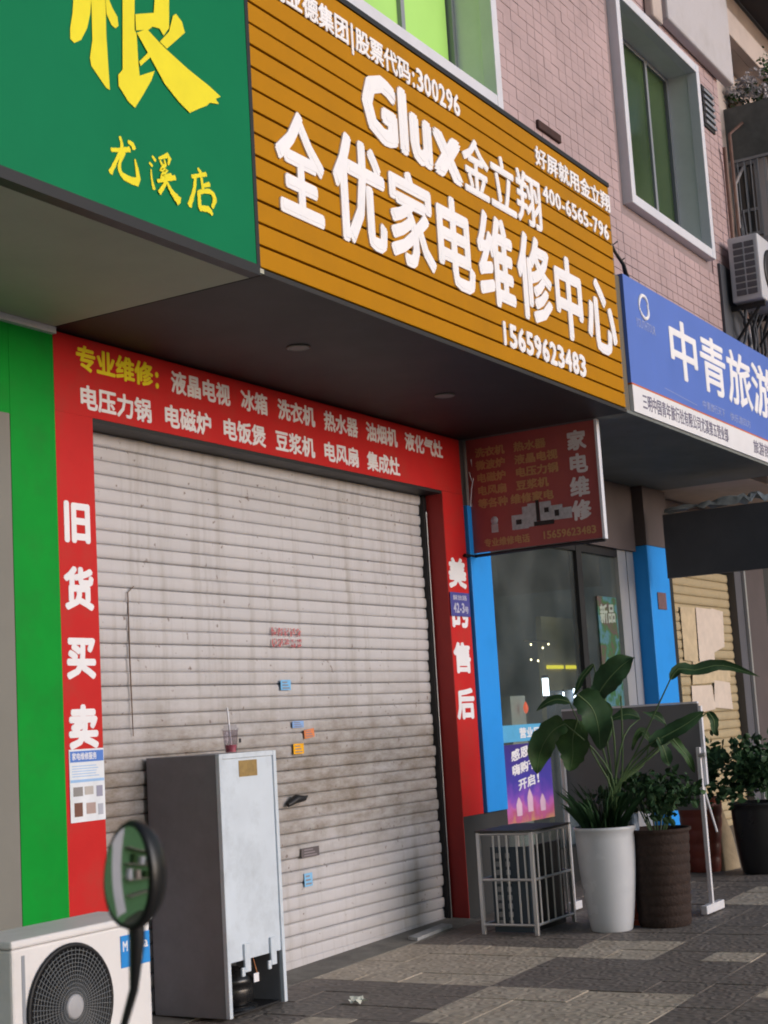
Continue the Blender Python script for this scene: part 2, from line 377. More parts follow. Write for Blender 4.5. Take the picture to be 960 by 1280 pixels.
GS = thing('green_sign', 'green fascia sign with yellow brush lettering, top left', 'sign', (2, -1.5, 3.85))
box('sign_face', -6, 6.118, -1.51, -1.44, 3.856, 6.6, m_greensign, GS)
box('sign_side', 6.12, 6.15, -1.512, -1.35, 3.85, 6.6, m_black, GS)
box('bottom_trim', -6, 6.118, -1.53, -1.46, 3.80, 3.853, m_black, GS)
gen = [[(4.803,4.769),(4.79,4.95),(4.92,4.98),(4.922,4.816),(4.912,4.745),(4.889,4.67),(4.846,4.597),(4.8,4.565),(4.775,4.575),(4.777,4.627),(4.796,4.709)],
[(4.922,5.25),(5.018,5.28),(5.018,4.855),(5.016,4.679),(5.022,4.537),(5.027,4.424),(5.003,4.425),(4.907,4.496),(4.899,4.531),(4.92,4.624),(4.922,4.816)],
[(5.019,4.90),(5.064,4.834),(5.097,4.803),(5.102,4.761),(5.08,4.74),(5.053,4.747),(5.021,4.788)],
[(5.137,4.902),(5.137,5.25),(5.224,5.25),(5.224,4.937),(5.215,4.785),(5.229,4.77),(5.233,4.643),(5.239,4.566),(5.351,4.63),(5.326,4.576),(5.255,4.473),(5.197,4.394),(5.153,4.409),(5.087,4.464),(5.087,4.517),(5.119,4.553)],
[(5.225,4.866),(5.361,4.926),(5.372,4.997),(5.38,5.2),(5.225,5.17),(5.225,5.27),(5.49,5.30),(5.483,5.041),(5.474,4.893),(5.43,4.836),(5.401,4.861),(5.349,4.851),(5.318,4.824),(5.225,4.785)],
[(5.229,4.775),(5.304,4.823),(5.39,4.79),(5.463,4.767),(5.614,4.729),(5.771,4.701),(5.867,4.676),(5.824,4.65),(5.848,4.63),(5.773,4.612),(5.747,4.588),(5.681,4.55),(5.607,4.505),(5.525,4.534),(5.422,4.59),(5.339,4.671)],
[(5.397,4.793),(5.47,4.871),(5.506,4.967),(5.53,4.987),(5.575,4.963),(5.595,4.914),(5.449,4.777)],
[(5.236,4.634),(5.304,4.703),(5.325,4.691),(5.246,4.616)],
[(4.70,4.98),(5.09,5.10),(5.10,5.18),(4.70,5.06)]]
mb = MB()
for k, pg in enumerate(gen):
    y0 = -1.5135-.0007*k
    n_ = len(pg); mb.add([(a, y0, b) for a, b in pg], [tuple(range(n_))])
obj('large_character', mb, m_yellow, GS)
# brush strokes of the three small characters: centre line and half width
BRUSH = [
    ([(5.024, 4.139), (5.084, 4.156), (5.153, 4.18)], [0.0055, 0.0055, 0.0079]),
    ([(5.086, 4.22), (5.097, 4.171), (5.05, 4.089), (5.012, 4.027)], [0.0049, 0.0061, 0.0055, 0.0079]),
    ([(5.113, 4.154), (5.076, 4.089), (5.084, 4.045), (5.134, 4.032), (5.203, 4.044), (5.185, 4.142)], [0.0055, 0.0055, 0.0079, 0.0103, 0.0115, 0.0024]),
    ([(5.141, 4.213), (5.17, 4.208), (5.181, 4.19)], [0.0049, 0.0079, 0.0079]),
    ([(5.312, 4.196), (5.335, 4.18)], [0.0036, 0.0055]),
    ([(5.29, 4.157), (5.309, 4.146)], [0.0036, 0.0049]),
    ([(5.299, 4.127), (5.301, 4.083), (5.315, 4.035)], [0.0024, 0.0036, 0.0067]),
    ([(5.431, 4.236), (5.357, 4.197)], [0.0079, 0.003]),
    ([(5.367, 4.189), (5.383, 4.173)], [0.0043, 0.0049]),
    ([(5.398, 4.202), (5.407, 4.182)], [0.0036, 0.0043]),
    ([(5.439, 4.227), (5.425, 4.186)], [0.0073, 0.003]),
    ([(5.407, 4.181), (5.364, 4.142), (5.415, 4.157), (5.366, 4.111), (5.447, 4.139)], [0.0049, 0.0043, 0.0049, 0.0049, 0.0067]),
    ([(5.339, 4.081), (5.401, 4.106), (5.474, 4.137)], [0.0049, 0.0055, 0.0073]),
    ([(5.404, 4.124), (5.394, 4.084), (5.35, 4.027)], [0.0049, 0.0055, 0.0073]),
    ([(5.409, 4.094), (5.442, 4.057), (5.496, 4.024)], [0.0043, 0.0079, 0.0146]),
    ([(5.658, 4.238), (5.68, 4.222)], [0.0043, 0.0067]),
    ([(5.607, 4.181), (5.67, 4.206), (5.723, 4.227)], [0.0055, 0.0055, 0.0067]),
    ([(5.633, 4.183), (5.619, 4.114), (5.578, 4.026)], [0.0061, 0.0067, 0.0091]),
    ([(5.681, 4.197), (5.691, 4.134)], [0.0055, 0.0061]),
    ([(5.687, 4.156), (5.745, 4.181)], [0.0049, 0.0073]),
    ([(5.654, 4.118), (5.658, 4.036)], [0.0073, 0.0079]),
    ([(5.652, 4.114), (5.742, 4.143), (5.78, 4.117), (5.757, 4.065)], [0.0061, 0.0073, 0.0091, 0.0055]),
    ([(5.653, 4.033), (5.724, 4.046), (5.755, 4.028)], [0.0073, 0.0097, 0.0055]),
]
def brush(pts, ws, y):
    n = len(pts); N = 12; L = []; Rr = []
    def at(a, t):
        q = t*(n-1); i_ = min(int(q), n-2); return a[i_]+(a[i_+1]-a[i_])*(q-i_)
    cl = [cat2(pts, k/N) for k in range(N+1)]
    for k in range(N+1):
        d = Vector(cl[min(k+1, N)])-Vector(cl[max(k-1, 0)]); d.normalize(); nn = Vector((-d.y, d.x)); w_ = 1.75*at(ws, k/N)*(1+.12*math.sin(k*2.3))
        L.append(Vector(cl[k])+nn*w_); Rr.append(Vector(cl[k])-nn*w_)
    e0 = Vector(cl[0])-(Vector(cl[1])-Vector(cl[0])).normalized()*ws[0]*.8; e1 = Vector(cl[-1])+(Vector(cl[-1])-Vector(cl[-2])).normalized()*ws[-1]*.7
    vs = [(p.x, y, p.y) for p in L]+[(p.x, y, p.y) for p in Rr]+[(e0.x, y, e0.y), (e1.x, y, e1.y)]
    M_ = N+1
    return MB().add(vs, [(k, M_+k, M_+k+1, k+1) for k in range(N)]+[(0, 2*M_, M_), (N, M_+N, 2*M_+1)])
def cat2(pts, t):
    n = len(pts)-1; s_ = min(int(t*n), n-1); u = t*n-s_
    p0, p1, p2, p3 = (Vector(pts[max(s_-1, 0)]), Vector(pts[s_]), Vector(pts[s_+1]), Vector(pts[min(s_+2, n)]))
    return .5*((2*p1)+(p2-p0)*u+(2*p0-5*p1+4*p2-p3)*u*u+(3*p1-p0-3*p2+p3)*u**3)
for nch, (a_, b_) in enumerate(((0, 4), (4, 15), (15, 23))):
    mb = MB()
    for k, (pts, ws) in enumerate(BRUSH[a_:b_]):
        q = brush(pts, ws, -1.5125-.0005*k); mb.add(q.v, q.f)
    obj('brush_character', mb, m_yellow, GS)

# ------------------------------------------------------------------ orange sign
OS = thing('orange_sign_board', 'orange slatted sign board with raised white lettering over the roller shutter', 'sign', (8.6, -1.5, 3.85))
X0, X1, ZB, ZT = 6.162, 11.08, 3.855, 5.68
box('backing_board', X0, X1, -1.472, -1.33, ZB+.004, ZT-.004, m_black, OS)
P = (ZT-ZB)/15
for k in range(15):
    box('slat', X0, X1, -1.5+random.uniform(-.0015, .0015), -1.47, ZB+k*P+.009, ZB+(k+1)*P-.004, m_orange, OS, bev=.004)
box('top_trim', X0-.005, X1+.012, -1.508, -1.30, ZT, ZT+.035, m_black, OS)
box('side_trim', X1+.001, X1+.03, -1.49, -1.3, ZB, ZT, mat('weathered_edge', (.14, .12, .09), .7), OS)
def letters(s, x0, z0, wd, ht, depth, off, mono=None, yo=-1.5, name='letter', m=None, par=None):
    full = lambda c: ord(c) > 0x2e80
    adv = [1.0 if full(c) else (.42 if c in ' :|,.-' else mono or .56) for c in s]; k = wd/sum(adv); x = x0
    for c, a in zip(s, adv):
        if c != ' ':
            mb = MB(); wr(mb, c, x, z0, yo, a*k, ht, depth, off=off, mono=a)
            obj(name, mb, m or m_white_letter, par or OS)
        x += a*k
for c, a, b, z0, z1 in (('全', 6.34, 6.81, 4.215, 4.83), ('优', 6.90, 7.47, 4.21, 4.87), ('家', 7.51, 8.06, 4.225, 4.84), ('电', 8.10, 8.585, 4.22, 4.83), ('维', 8.645, 9.18, 4.225, 4.87),
                        ('修', 9.24, 9.80, 4.23, 4.88), ('中', 9.86, 10.34, 4.22, 4.86), ('心', 10.42, 10.99, 4.23, 4.82)):
    obj('letter', fit(MB(), c, a, b, z0, z1, -1.5, .012, .030), m_white_letter, OS)
for c, a, b, z0, z1 in (('G', 7.268, 7.672, 4.925, 5.365), ('l', 7.695, 7.80, 4.94, 5.375), ('u', 7.825, 8.10, 4.93, 5.255), ('x', 8.115, 8.505, 4.94, 5.25)):
    obj('letter', fit(MB(), c, a, b, z0, z1, -1.5, .012, .055), m_white_letter, OS)
for c, a, b in (('金', 8.515, 8.895), ('立', 8.91, 9.295), ('翔', 9.315, 9.715)):
    obj('letter', fit(MB(), c, a, b, 4.94, 5.34, -1.5, .012, .020), m_white_letter, OS)
letters('利亚德集团|股票代码:300296', 6.36, 5.43, 2.18, .16, .008, .026, mono=.6)
letters('好屏就用金立翔', 9.68, 5.45, 1.40, .16, .012, .024)
letters('400-6565-796', 9.76, 5.20, 1.24, .135, .012, .026, mono=.6)
letters('15659623483', 8.90, 3.965, 1.42, .175, .012, .036, mono=.6)

# ------------------------------------------------------------------ blue sign
BLUE = [('中', 12.22, 12.9, 4.32, 4.86), ('青', 12.99, 13.69, 4.32, 4.86), ('旅', 13.73, 14.47, 4.32, 4.86), ('游', 14.49, 15.27, 4.32, 4.86)]
BS = thing('blue_sign', 'blue travel shop sign with white characters, right of the orange board', 'sign', (13, -1.5, 3.85))
box('sign_face', 11.245, 16.4, -1.5, -1.42, 4.098, 5.0, m_bluesign, BS)
box('sign_frame', 11.12, 11.243, -1.47, -1.31, 3.86, 4.98, mat('weathered_edge', (.14, .12, .09), .7), BS)
box('backing_board', 11.25, 16.4, -1.42, -1.31, 3.86, 4.99, m_darkwall, BS)
box('white_strip', 11.255, 16.4, -1.503, -1.421, 3.862, 4.082, m_white_print, BS)
box('orange_stripe', 11.25, 16.4, -1.502, -1.4215, 4.083, 4.097, mat('orange_stripe', (.6, .14, .02), .5), BS)
for c, a, b, z0, z1 in BLUE: obj('letter', fit(MB(), c, a, b, z0, z1, -1.5, .006, .018), m_white_letter, BS)
for t_, x, wd in (('三明中国青年旅行社有限公司尤溪第五营业部', 11.45, 2.15), ('旅游热线', 14.35, .7)):
    obj('small_print', wr(MB(), t_, x, 3.905, -1.503, wd, .14, .002, off=.012), mat('grey_blue_print', (.15, .14, .22), .6), BS)
for t_, x in (('中青旅行天下', 12.95), ('快乐游四方', 13.72)):
    obj('tagline', wr(MB(), t_, x, 4.14, -1.5, .62, .085, .002, off=.01), mat('pale_blue_print', (.32, .38, .66), .6), BS)
mb = MB(); mb.quad((12.0, -1.502, 4.17), (.8, 0, -.03), (0, 0, .006)); obj('thin_line', mb, MATS['pale_blue_print'], BS)
mb = MB()
for a0, a1, rr, zz in ((.2, 3.6, .10, 0), (3.3, 6.9, .085, -.01)):
    pts = [(11.66+rr*1.1*math.cos(a), -1.503, 4.80+zz+rr*math.sin(a)) for a in [a0+(a1-a0)*k/14 for k in range(15)]]
    mb.tube(pts, [.004+.014*math.sin(math.pi*k/14) for k in range(15)], 6)
obj('emblem', mb, m_white_letter, BS)
mb = MB(); wr(mb, 'YOUTHTOUR', 11.46, 4.60, -1.5, .44, .085, .002, off=.01); obj('emblem_text', mb, MATS['pale_blue_print'], BS)

# ------------------------------------------------------------------ red surround
RS = thing('red_shop_surround', 'red lettered panels framing the closed roller shutter', 'shop front', (8.6, 0, gz(8.6)))
hd = box('header_panel', 6.228, 11.06, 0, .33, 3.36, 3.822, m_red, RS)
lp = box('door_post', 6.228, 6.538, .001, .33, -.3, 3.3595, m_red, RS)
rp = box('door_post', 10.722, 11.07, .0015, .33, .742, 3.3585, m_red, RS)
box('jamb', 10.715, 10.7215, .003, .33, -.3, 3.359, m_red_shaded, RS)
mb = MB(); wr(mb, '专业维修:', 6.41, 3.625, 0, .76, .155, .003, off=.034); obj('yellow_lettering', mb, m_yellow, RS)
for x, z, k_, words in ((7.27, 3.625, .153, ('液晶电视', '冰箱', '洗衣机', '热水器', '油烟机', '液化气灶')), (6.425, 3.398, .162, ('电压力锅', '电磁炉', '电饭煲', '豆浆机', '电风扇', '集成灶'))):
    for wrd in words:
        obj('white_lettering', wr(MB(), wrd, x, z, 0, k_*len(wrd), .15, .003, off=.03), m_white_print, RS); x += k_*len(wrd)+(.118 if z > 3.5 else .11)
for ch, z in zip('旧货买卖', (2.615, 2.235, 1.85, 1.465)):
    mb = MB(); wr(mb, ch, 6.258, z, .001, .245, .245, .003, off=.045); obj('vertical_lettering', mb, m_white_print, RS)
for ch, z in zip('美的售后', (2.565, 2.24, 1.875, 1.505)):
    mb = MB(); wr(mb, ch, 10.735, z, .0015, .30, .25, .003, off=.045); obj('vertical_lettering', mb, m_white_print, RS)

# roller shutter
def shutter_mat():
    m = mat('painted_shutter', (.54, .53, .55), .5, .06, 2, spec=.35)
    n = m.node_tree.nodes; l = m.node_tree.links; p = n['Principled BSDF']
    base = p.inputs['Base Color'].links[0].from_socket
    g = n.new('ShaderNodeNewGeometry'); sp = n.new('ShaderNodeSeparateXYZ'); l.new(g.outputs['Position'], sp.inputs[0])
    # mud splashed band, waist to ankle height
    rp_ = n.new('ShaderNodeValToRGB'); mr = n.new('ShaderNodeMapRange'); mr.inputs[1].default_value = 0; mr.inputs[2].default_value = 2.4
    nz = n.new('ShaderNodeTexNoise'); nz.inputs['Scale'].default_value = 1.6; nz.inputs['Detail'].default_value = 8; nz.inputs['Roughness'].default_value = .7
    l.new(g.outputs['Position'], nz.inputs['Vector'])
    a = n.new('ShaderNodeMath'); a.operation = 'MULTIPLY_ADD'; a.inputs[1].default_value = .9; l.new(nz.outputs['Fac'], a.inputs[0]); 
    a2 = n.new('ShaderNodeMath'); a2.operation = 'SUBTRACT'; a2.inputs[1].default_value = .45; l.new(sp.outputs['Z'], a2.inputs[0]); l.new(a2.outputs[0], a.inputs[2])
    l.new(a.outputs[0], mr.inputs[0]); l.new(mr.outputs[0], rp_.inputs[0])
    e = rp_.color_ramp.elements; e[0].position = .16; e[0].color = (.06, .06, .06, 1); e[1].position = .9; e[1].color = (.10, .10, .10, 1)
    for ps, v in ((.27, .35), (.36, .85), (.55, .95), (.66, .42), (.78, .2)):
        q = e.new(ps); q.color = (v, v, v, 1)
    n2 = n.new('ShaderNodeTexNoise'); n2.inputs['Scale'].default_value = 7; n2.inputs['Detail'].default_value = 8; n2.inputs['Roughness'].default_value = .75
    mp = n.new('ShaderNodeMapping'); mp.inputs['Scale'].default_value = (.6, 1, 1.6); l.new(g.outputs['Position'], mp.inputs[0]); l.new(mp.outputs[0], n2.inputs['Vector'])
    m2 = n.new('ShaderNodeMapRange'); m2.inputs[1].default_value = .35; m2.inputs[2].default_value = .65; m2.inputs[3].default_value = .35; m2.inputs[4].default_value = 1.0; l.new(n2.outputs['Fac'], m2.inputs[0])
    ml = n.new('ShaderNodeMath'); ml.operation = 'MULTIPLY'; l.new(rp_.outputs[0], ml.inputs[0]); l.new(m2.outputs[0], ml.inputs[1])
    mx = n.new('ShaderNodeMix'); mx.data_type = 'RGBA'; mx.inputs[7].default_value = (.19, .155, .115, 1)
    l.new(ml.outputs[0], mx.inputs['Factor']); l.new(base, mx.inputs[6])
    # rain streaks running down
    st = n.new('ShaderNodeTexNoise'); st.inputs['Scale'].default_value = 1; st.inputs['Detail'].default_value = 5; st.inputs['Roughness'].default_value = .7
    mp2 = n.new('ShaderNodeMapping'); mp2.inputs['Scale'].default_value = (9, 1, .45); l.new(g.outputs['Position'], mp2.inputs[0]); l.new(mp2.outputs[0], st.inputs['Vector'])
    sr = n.new('ShaderNodeMapRange'); sr.inputs[1].default_value = .50; sr.inputs[2].default_value = .72; sr.inputs[4].default_value = .45; l.new(st.outputs['Fac'], sr.inputs[0])
    mxs = n.new('ShaderNodeMix'); mxs.data_type = 'RGBA'; mxs.inputs[7].default_value = (.25, .215, .18, 1)
    l.new(sr.outputs[0], mxs.inputs['Factor']); l.new(mx.outputs[2], mxs.inputs[6]); mx = mxs
    # glue spots and chipped paint
    n3 = n.new('ShaderNodeTexNoise'); n3.inputs['Scale'].default_value = 22; n3.inputs['Detail'].default_value = 3; l.new(g.outputs['Position'], n3.inputs['Vector'])
    m3 = n.new('ShaderNodeMapRange'); m3.inputs[1].default_value = .685; m3.inputs[2].default_value = .73; m3.inputs[4].default_value = .8; l.new(n3.outputs['Fac'], m3.inputs[0])
    mx2 = n.new('ShaderNodeMix'); mx2.data_type = 'RGBA'; mx2.inputs[7].default_value = (.17, .12, .10, 1)
    l.new(m3.outputs[0], mx2.inputs['Factor']); l.new(mx.outputs[2], mx2.inputs[6]); l.new(mx2.outputs[2], p.inputs['Base Color'])
    return m
m_sh = shutter_mat()
RSH = thing('roller_shutter', 'dirty white roller shutter closed behind the grey fridge', 'roller shutter', (8.6, .2, gz(8.6)))
PT = .0845
def slat_mesh(x0, x1, pt, d=.007):
    prof = [(.017, 0), (.003, .003), (-d*.45, .010), (-d*.8, .024), (-d, .042), (-d*.95, .058), (-d*.75, .071), (-d*.3, pt-.006), (.003, pt-.0025), (.017, pt)]
    mb = MB(); vs = [(x0, y, z) for y, z in prof]+[(x1, y, z) for y, z in prof]; n = len(prof)
    mb.add(vs, [(i, i+n, i+n+1, i+1) for i in range(n-1)], True); return mb
sl = None
for k in range(41):
    z = -.04+k*PT
    if sl is None:
        sl = obj('slat', slat_mesh(6.52, 10.70, PT), m_sh, None); t = sl
    else:
        t = bpy.data.objects.new('slat', sl.data); COL.objects.link(t)
    t.parent = RSH; t.location = (-8.6+random.uniform(-.004, .004), random.uniform(-.0045, .0045), z-gz(8.6)); t.rotation_euler = (random.gauss(0, .03), 0, random.uniform(-.0008, .0008))
box('lintel_shadow_board', 6.54, 10.72, .004, .33, 3.335, 3.3595, m_black, RSH)
box('bottom_bar', 6.56, 10.68, .19, .222, -.085, -.03, m_sh, RSH)
box('guide_rail', 10.668, 10.714, .155, .245, -.1, 3.36, m_black, RSH)
box('guide_rail', 6.5385, 6.556, .168, .245, -.12, 3.36, m_sash, RSH)
obj('pull_wire', MB().tube([(10.69, .148, -.05), (10.69, .148, 3.2)], .005, 6), m_steel, RSH)

obj('rust_streak', MB().tube([(7.005, .178, 1.52), (7.0, .180, 2.0), (7.002, .179, 2.38), (7.06, .180, 2.42)], [.003, .005, .004, .003], 5), mat('rust_brown', (.16, .11, .08), .9), RSH)
def sticker(label, x0, x1, z0, z1, col, cat='sticker', name='sticker', y=.178, rot=0.0):
    m = mat('paper_%d_%d_%d' % tuple(int(c*255) for c in col), col, .7, .15, 20)
    mb = MB(); cx, cz = (x0+x1)/2, (z0+z1)/2; c, s = math.cos(rot), math.sin(rot)
    pts = [(x0, z0), (x1, z0), (x1, z1), (x0, z1)]; pts = [(cx+(a-cx)*c-(b-cz)*s, cz+(a-cx)*s+(b-cz)*c) for a, b in pts]
    mb.add([(a, y, b) for a, b in pts]+[(a, y+.0015, b) for a, b in pts], [(0,1,2,3), (7,6,5,4), (0,4,5,1), (1,5,6,2), (2,6,7,3), (3,7,4,0)])
    o_ = tag(obj(name, mb, m), label, cat)
    for k in range(3):
        h_ = (z1-z0)/7; obj('print', MB().box(x0+.15*(x1-x0), x1-.15*(x1-x0)-.1*k*(x1-x0), y-.0012, y-.0004, z0+h_*(1+2*k), z0+h_*(1.8+2*k)), mat('sticker_print', (.25, .22, .24), .7), o_)
    return o_
sticker('light blue square sticker high on the shutter', 8.555, 8.675, 1.775, 1.845, S(120, 180, 225))
sticker('small faded blue sticker above the orange one on the shutter', 8.67, 8.81, 1.515, 1.56, S(130, 165, 215))
sticker('torn orange sticker on the shutter', 8.81, 8.935, 1.44, 1.50, S(215, 130, 80), rot=.1)
sticker('bright yellow sticker low on the shutter beside the fridge', 8.67, 8.795, 1.335, 1.405, S(240, 175, 10))
sticker('grey label strip stuck low on the shutter', 8.70, 8.92, .63, .695, S(95, 88, 90))
sticker('pale blue notice sticker lowest on the shutter', 8.722, 8.82, .435, .525, S(130, 185, 225))
# red rubber stamped ad
def stamp_mat():
    m = bpy.data.materials.new('red_stamp_ink'); m.use_nodes = True
    n = m.node_tree.nodes; l = m.node_tree.links; p = n['Principled BSDF']; p.inputs['Base Color'].default_value = (.45, .07, .08, 1); p.inputs['Roughness'].default_value = .8
    g = n.new('ShaderNodeNewGeometry'); z = n.new('ShaderNodeTexNoise'); z.inputs['Scale'].default_value = 45; z.inputs['Detail'].default_value = 5; l.new(g.outputs['Position'], z.inputs['Vector'])
    r = n.new('ShaderNodeMapRange'); r.inputs[1].default_value = .44; r.inputs[2].default_value = .56; r.inputs[4].default_value = .75; l.new(z.outputs['Fac'], r.inputs[0]); l.new(r.outputs[0], p.inputs['Alpha'])
    return m
mb = MB()
for k in range(2):
    for i in range(5): mb.quad((8.47+i*.075, .1755, 2.145-k*.075), (.06, 0, 0), (0, 0, .058))
tag(obj('stamped_advert', mb, stamp_mat()), 'smeared red stamped advert in the middle of the shutter', 'stamp')
mb = MB().tube([(8.55, .165, 1.0), (8.63, .15, 1.035), (8.74, .16, 1.03), (8.80, .17, 1.045)], [.016, .03, .02, .004], 8)
tag(obj('shutter_handle', mb, m_black, bev=0), 'black handle on the shutter right of the fridge', 'handle')

# poster on the left post
PO = thing('repair_poster', 'white and blue paper poster below the left white characters', 'poster', (6.4, 0, 1.08))
box('paper', 6.255, 6.535, -.004, -.001, 1.07, 1.465, mat('poster_paper', (.72, .76, .82), .5), PO)
box('blue_header', 6.262, 6.53, -.0055, -.0042, 1.395, 1.455, mat('poster_blue', (.08, .2, .6), .5), PO)
box('blue_band', 6.26, 6.53, -.0055, -.0042, 1.285, 1.30, mat('poster_lightblue', (.3, .5, .8), .5), PO)
mb = MB(); wr(mb, '家电维修服务', 6.275, 1.405, -.0055, .2, .042, .0008, off=.02); obj('title', mb, m_white_print, PO)
mb = MB()
for k in range(5): mb.box(6.275, 6.51-random.random()*.06, -.0049, -.0041, 1.315+k*.014, 1.319+k*.014)
obj('text_lines', mb, MATS['poster_lightblue'], PO)
for x, z, ww, hh, c in ((6.28, 1.21, .075, .05, (.25, .24, .24)), (6.37, 1.215, .07, .045, (.45, .42, .4)), (6.465, 1.2, .05, .06, (.3, .3, .4)), (6.285, 1.10, .065, .075, (.16, .07, .05)), (6.38, 1.11, .075, .06, (.4, .3, .28)), (6.475, 1.10, .04, .06, (.4, .42, .5))):
    box('picture', x, x+ww, -.0055, -.0042, z, z+hh, mat('pic%.2f%.2f' % (x, z), c, .5), PO)

NP = thing('house_number_plate', 'small blue house number plate on the right red post', 'plate', (10.88, 0, 2.33))
box('plate', 10.722, 11.05, -.012, -.006, 2.335, 2.53, mat('number_plate_blue', (.07, .07, .30), .4), NP, bev=.003)
mb = MB(); wr(mb, '解放路', 10.76, 2.465, -.012, .24, .045, .001, off=.01); wr(mb, '42-3', 10.76, 2.36, -.012, .19, .085, .001, off=.03); wr(mb, '号', 10.95, 2.36, -.012, .07, .06, .001)
obj('number', mb, mat('plate_print', (.5, .5, .62), .5), NP)

for (x, y), nm in (((7.56, -.776), 'round downlight in the black soffit nearer the green sign'), ((9.456, -.759), 'round downlight in the black soffit nearer the hanging red sign')):
    D = thing('downlight', nm, 'light', (x, y, 3.83), 'unlit soffit downlights')
    obj('rim', MB().lathe((x, y, 3.831), [(.07, 0), (.075, -.006), (.062, -.012), (.057, -.008)], 24), mat('tarnished_rim', (.16, .15, .14), .5), D)
    obj('lens', MB().lathe((x, y, 3.831), [(.055, -.004), (.04, -.0065), (.001, -.0075)], 24), mat('dull_lens', (.10, .09, .08), .3), D)

# ------------------------------------------------------------------ hanging red sign
HS = thing('hanging_sign', 'dark red double sided hanging sign listing appliances, at right angles to the wall', 'sign', (11.17, -.6, 2.86))
m_hs = mat('dull_red_board', (.34, .075, .075), .5, .15, 3, dirt=(.30, .075, .05), dscale=3, damt=.6)
box('board', 11.15, 11.19, -1.19, -.02, 2.87, 3.825, m_hs, HS)
box('outer_edge', 11.143, 11.20, -1.212, -1.191, 2.86, 3.83, m_frame, HS)
UY = (0, -1, 0)
def wy(mb, s, yl, z0, wd, ht, x=11.15, **k): return write(mb, s, (x, yl, z0), UY, VZ, wd, ht, .003, **k)
mb = MB()
for i, ch in enumerate('家电维修'): wy(mb, ch, -.94, 3.60-i*.19, .17, .165, off=.04)
obj('vertical_lettering', mb, mat('grey_white_print', (.62, .60, .62), .6), HS)
m_tan = mat('tan_print', (.46, .27, .12), .6)
for i, (a, b) in enumerate((('洗衣机', '热水器'), ('微波炉', '液晶电视'), ('电磁炉', '电压力锅'), ('电风扇', '豆浆机'), ('等各种', '维修家电'))):
    obj('tan_lettering', wy(MB(), a, -.10, 3.665-i*.108, .092*3, .082, off=.035), m_tan, HS)
    obj('tan_lettering', wy(MB(), b, -.46 if i < 4 else -.40, 3.665-i*.108, .098*len(b), .082, off=.035), m_tan, HS)
obj('tan_lettering', wy(MB(), '专业维修电话', -.13, 2.905, .42, .072, off=.03), m_tan, HS); obj('tan_lettering', wy(MB(), '15659623483', -.66, 2.91, .48, .068, off=.025), m_tan, HS)
m_pg = mat('picture_grey', (.40, .42, .46), .6, .3, 30)
for k, (ya, yb, za, zb) in enumerate(((-.40, -.50, 3.02, 3.14), (-.5005, -.55, 3.02, 3.20), (-.5505, -.625, 3.03, 3.22), (-.66, -.76, 3.05, 3.22), (-.7605, -.86, 3.06, 3.18), (-.8605, -.94, 3.06, 3.15))):
    box('appliance_picture', 11.1465-.0003*k, 11.1495, yb, ya, za, zb, m_pg, HS)
for ya, yb, za, zb in ((-.626, -.655, 3.07, 3.24), (-.60, -.78, 3.03, 3.065), (-.70, -.74, 3.13, 3.17), (-.79, -.83, 3.09, 3.14), (-.44, -.49, 3.06, 3.10)):
    box('dark_picture', 11.1435, 11.1446, yb, ya, za, zb, m_black, HS)
obj('small_picture', MB().lathe((11.1485, -.24, 3.12), [(.035, 0), (.03, -.004), (.001, -.005)], 12, 'X').box(11.1455, 11.149, -.27, -.21, 3.02, 3.09), m_pg, HS)
obj('bracket', MB().tube([(11.17, .02, 2.845), (11.17, -.4, 2.85), (11.17, -1.2, 2.852)], .014, 8).tube([(11.0, -.02, 2.845), (11.17, -.02, 2.845)], .014, 8), m_black, HS)

# ------------------------------------------------------------------ glazed shop
GSF = thing('glazed_shopfront', 'glass shop front between the blue pilaster and the blue pillar', 'shop front', (13, .1, gz(13)))
box('sill_wall', 11.5, 14.93, .05, .16, -.3, .30, m_dark, GSF)
for x0, x1, mm in ((11.5, 11.56, m_black), (13.46, 13.58, m_black), (14.50, 14.72, m_steel), (14.74, 14.925, m_sash)):
    box('mullion', x0, x1, .06, .15, .30, 3.14, mm, GSF)
box('top_rail', 11.5, 14.93, .065, .145, 3.06, 3.139, m_black, GSF)
for x0, x1 in ((11.56, 13.46), (13.58, 14.5)):
    box('pane', x0, x1, .098, .106, .302, 3.058, m_glass, GSF)
box('door_handle', 12.72, 12.745, .0, .03, .75, 1.25, m_steel, GSF)
box('back_wall', 11.3, 15.6, 3.2, 3.4, -.3, 3.9, m_room, GSF)
box('ceiling', 11.3, 15.6, .2, 3.4, 3.4, 3.5, m_room, GSF); box('side_wall', 11.3, 11.45, .35, 3.2, -.3, 3.4, m_room, GSF); box('side_wall', 15.5, 15.6, .41, 3.2, -.3, 3.4, m_room, GSF)
# things standing inside
YI = .75
CT = thing('counter', 'olive brown counter partition inside the glass shop, with a yellow strip standing in for a street reflection', 'counter', (14.5, YI, 0))
m_olive = mat('olive_panel', (.42, .37, .20), .6, .1, 3)
box('partition', 14.06, 15.1, YI+.02, YI+.08, .0, 2.50, m_olive, CT)
m_yl = mat('yellow_reflection', (.8, .7, .05), .5, emit=(.9, .75, .03), estr=.9)  # emissive strip stands in for a street light reflected in the glass
box('reflection_strip', 14.11, 14.49, YI, YI+.018, 1.965, 2.0, m_yl, CT); box('reflection_strip', 14.58, 15.03, YI, YI+.018, 1.965, 2.0, m_yl, CT)
box('lower_cabinet', 14.0, 15.2, YI-.1, YI+.0, .0, 1.74, mat('blue_grey_cabinet', (.16, .19, .24), .5), CT)
m_wt = mat('white_reflection', (.9, .9, .9), .5, emit=(.8, .9, 1), estr=6)  # glowing tubes added in place of street lights mirrored in the panes
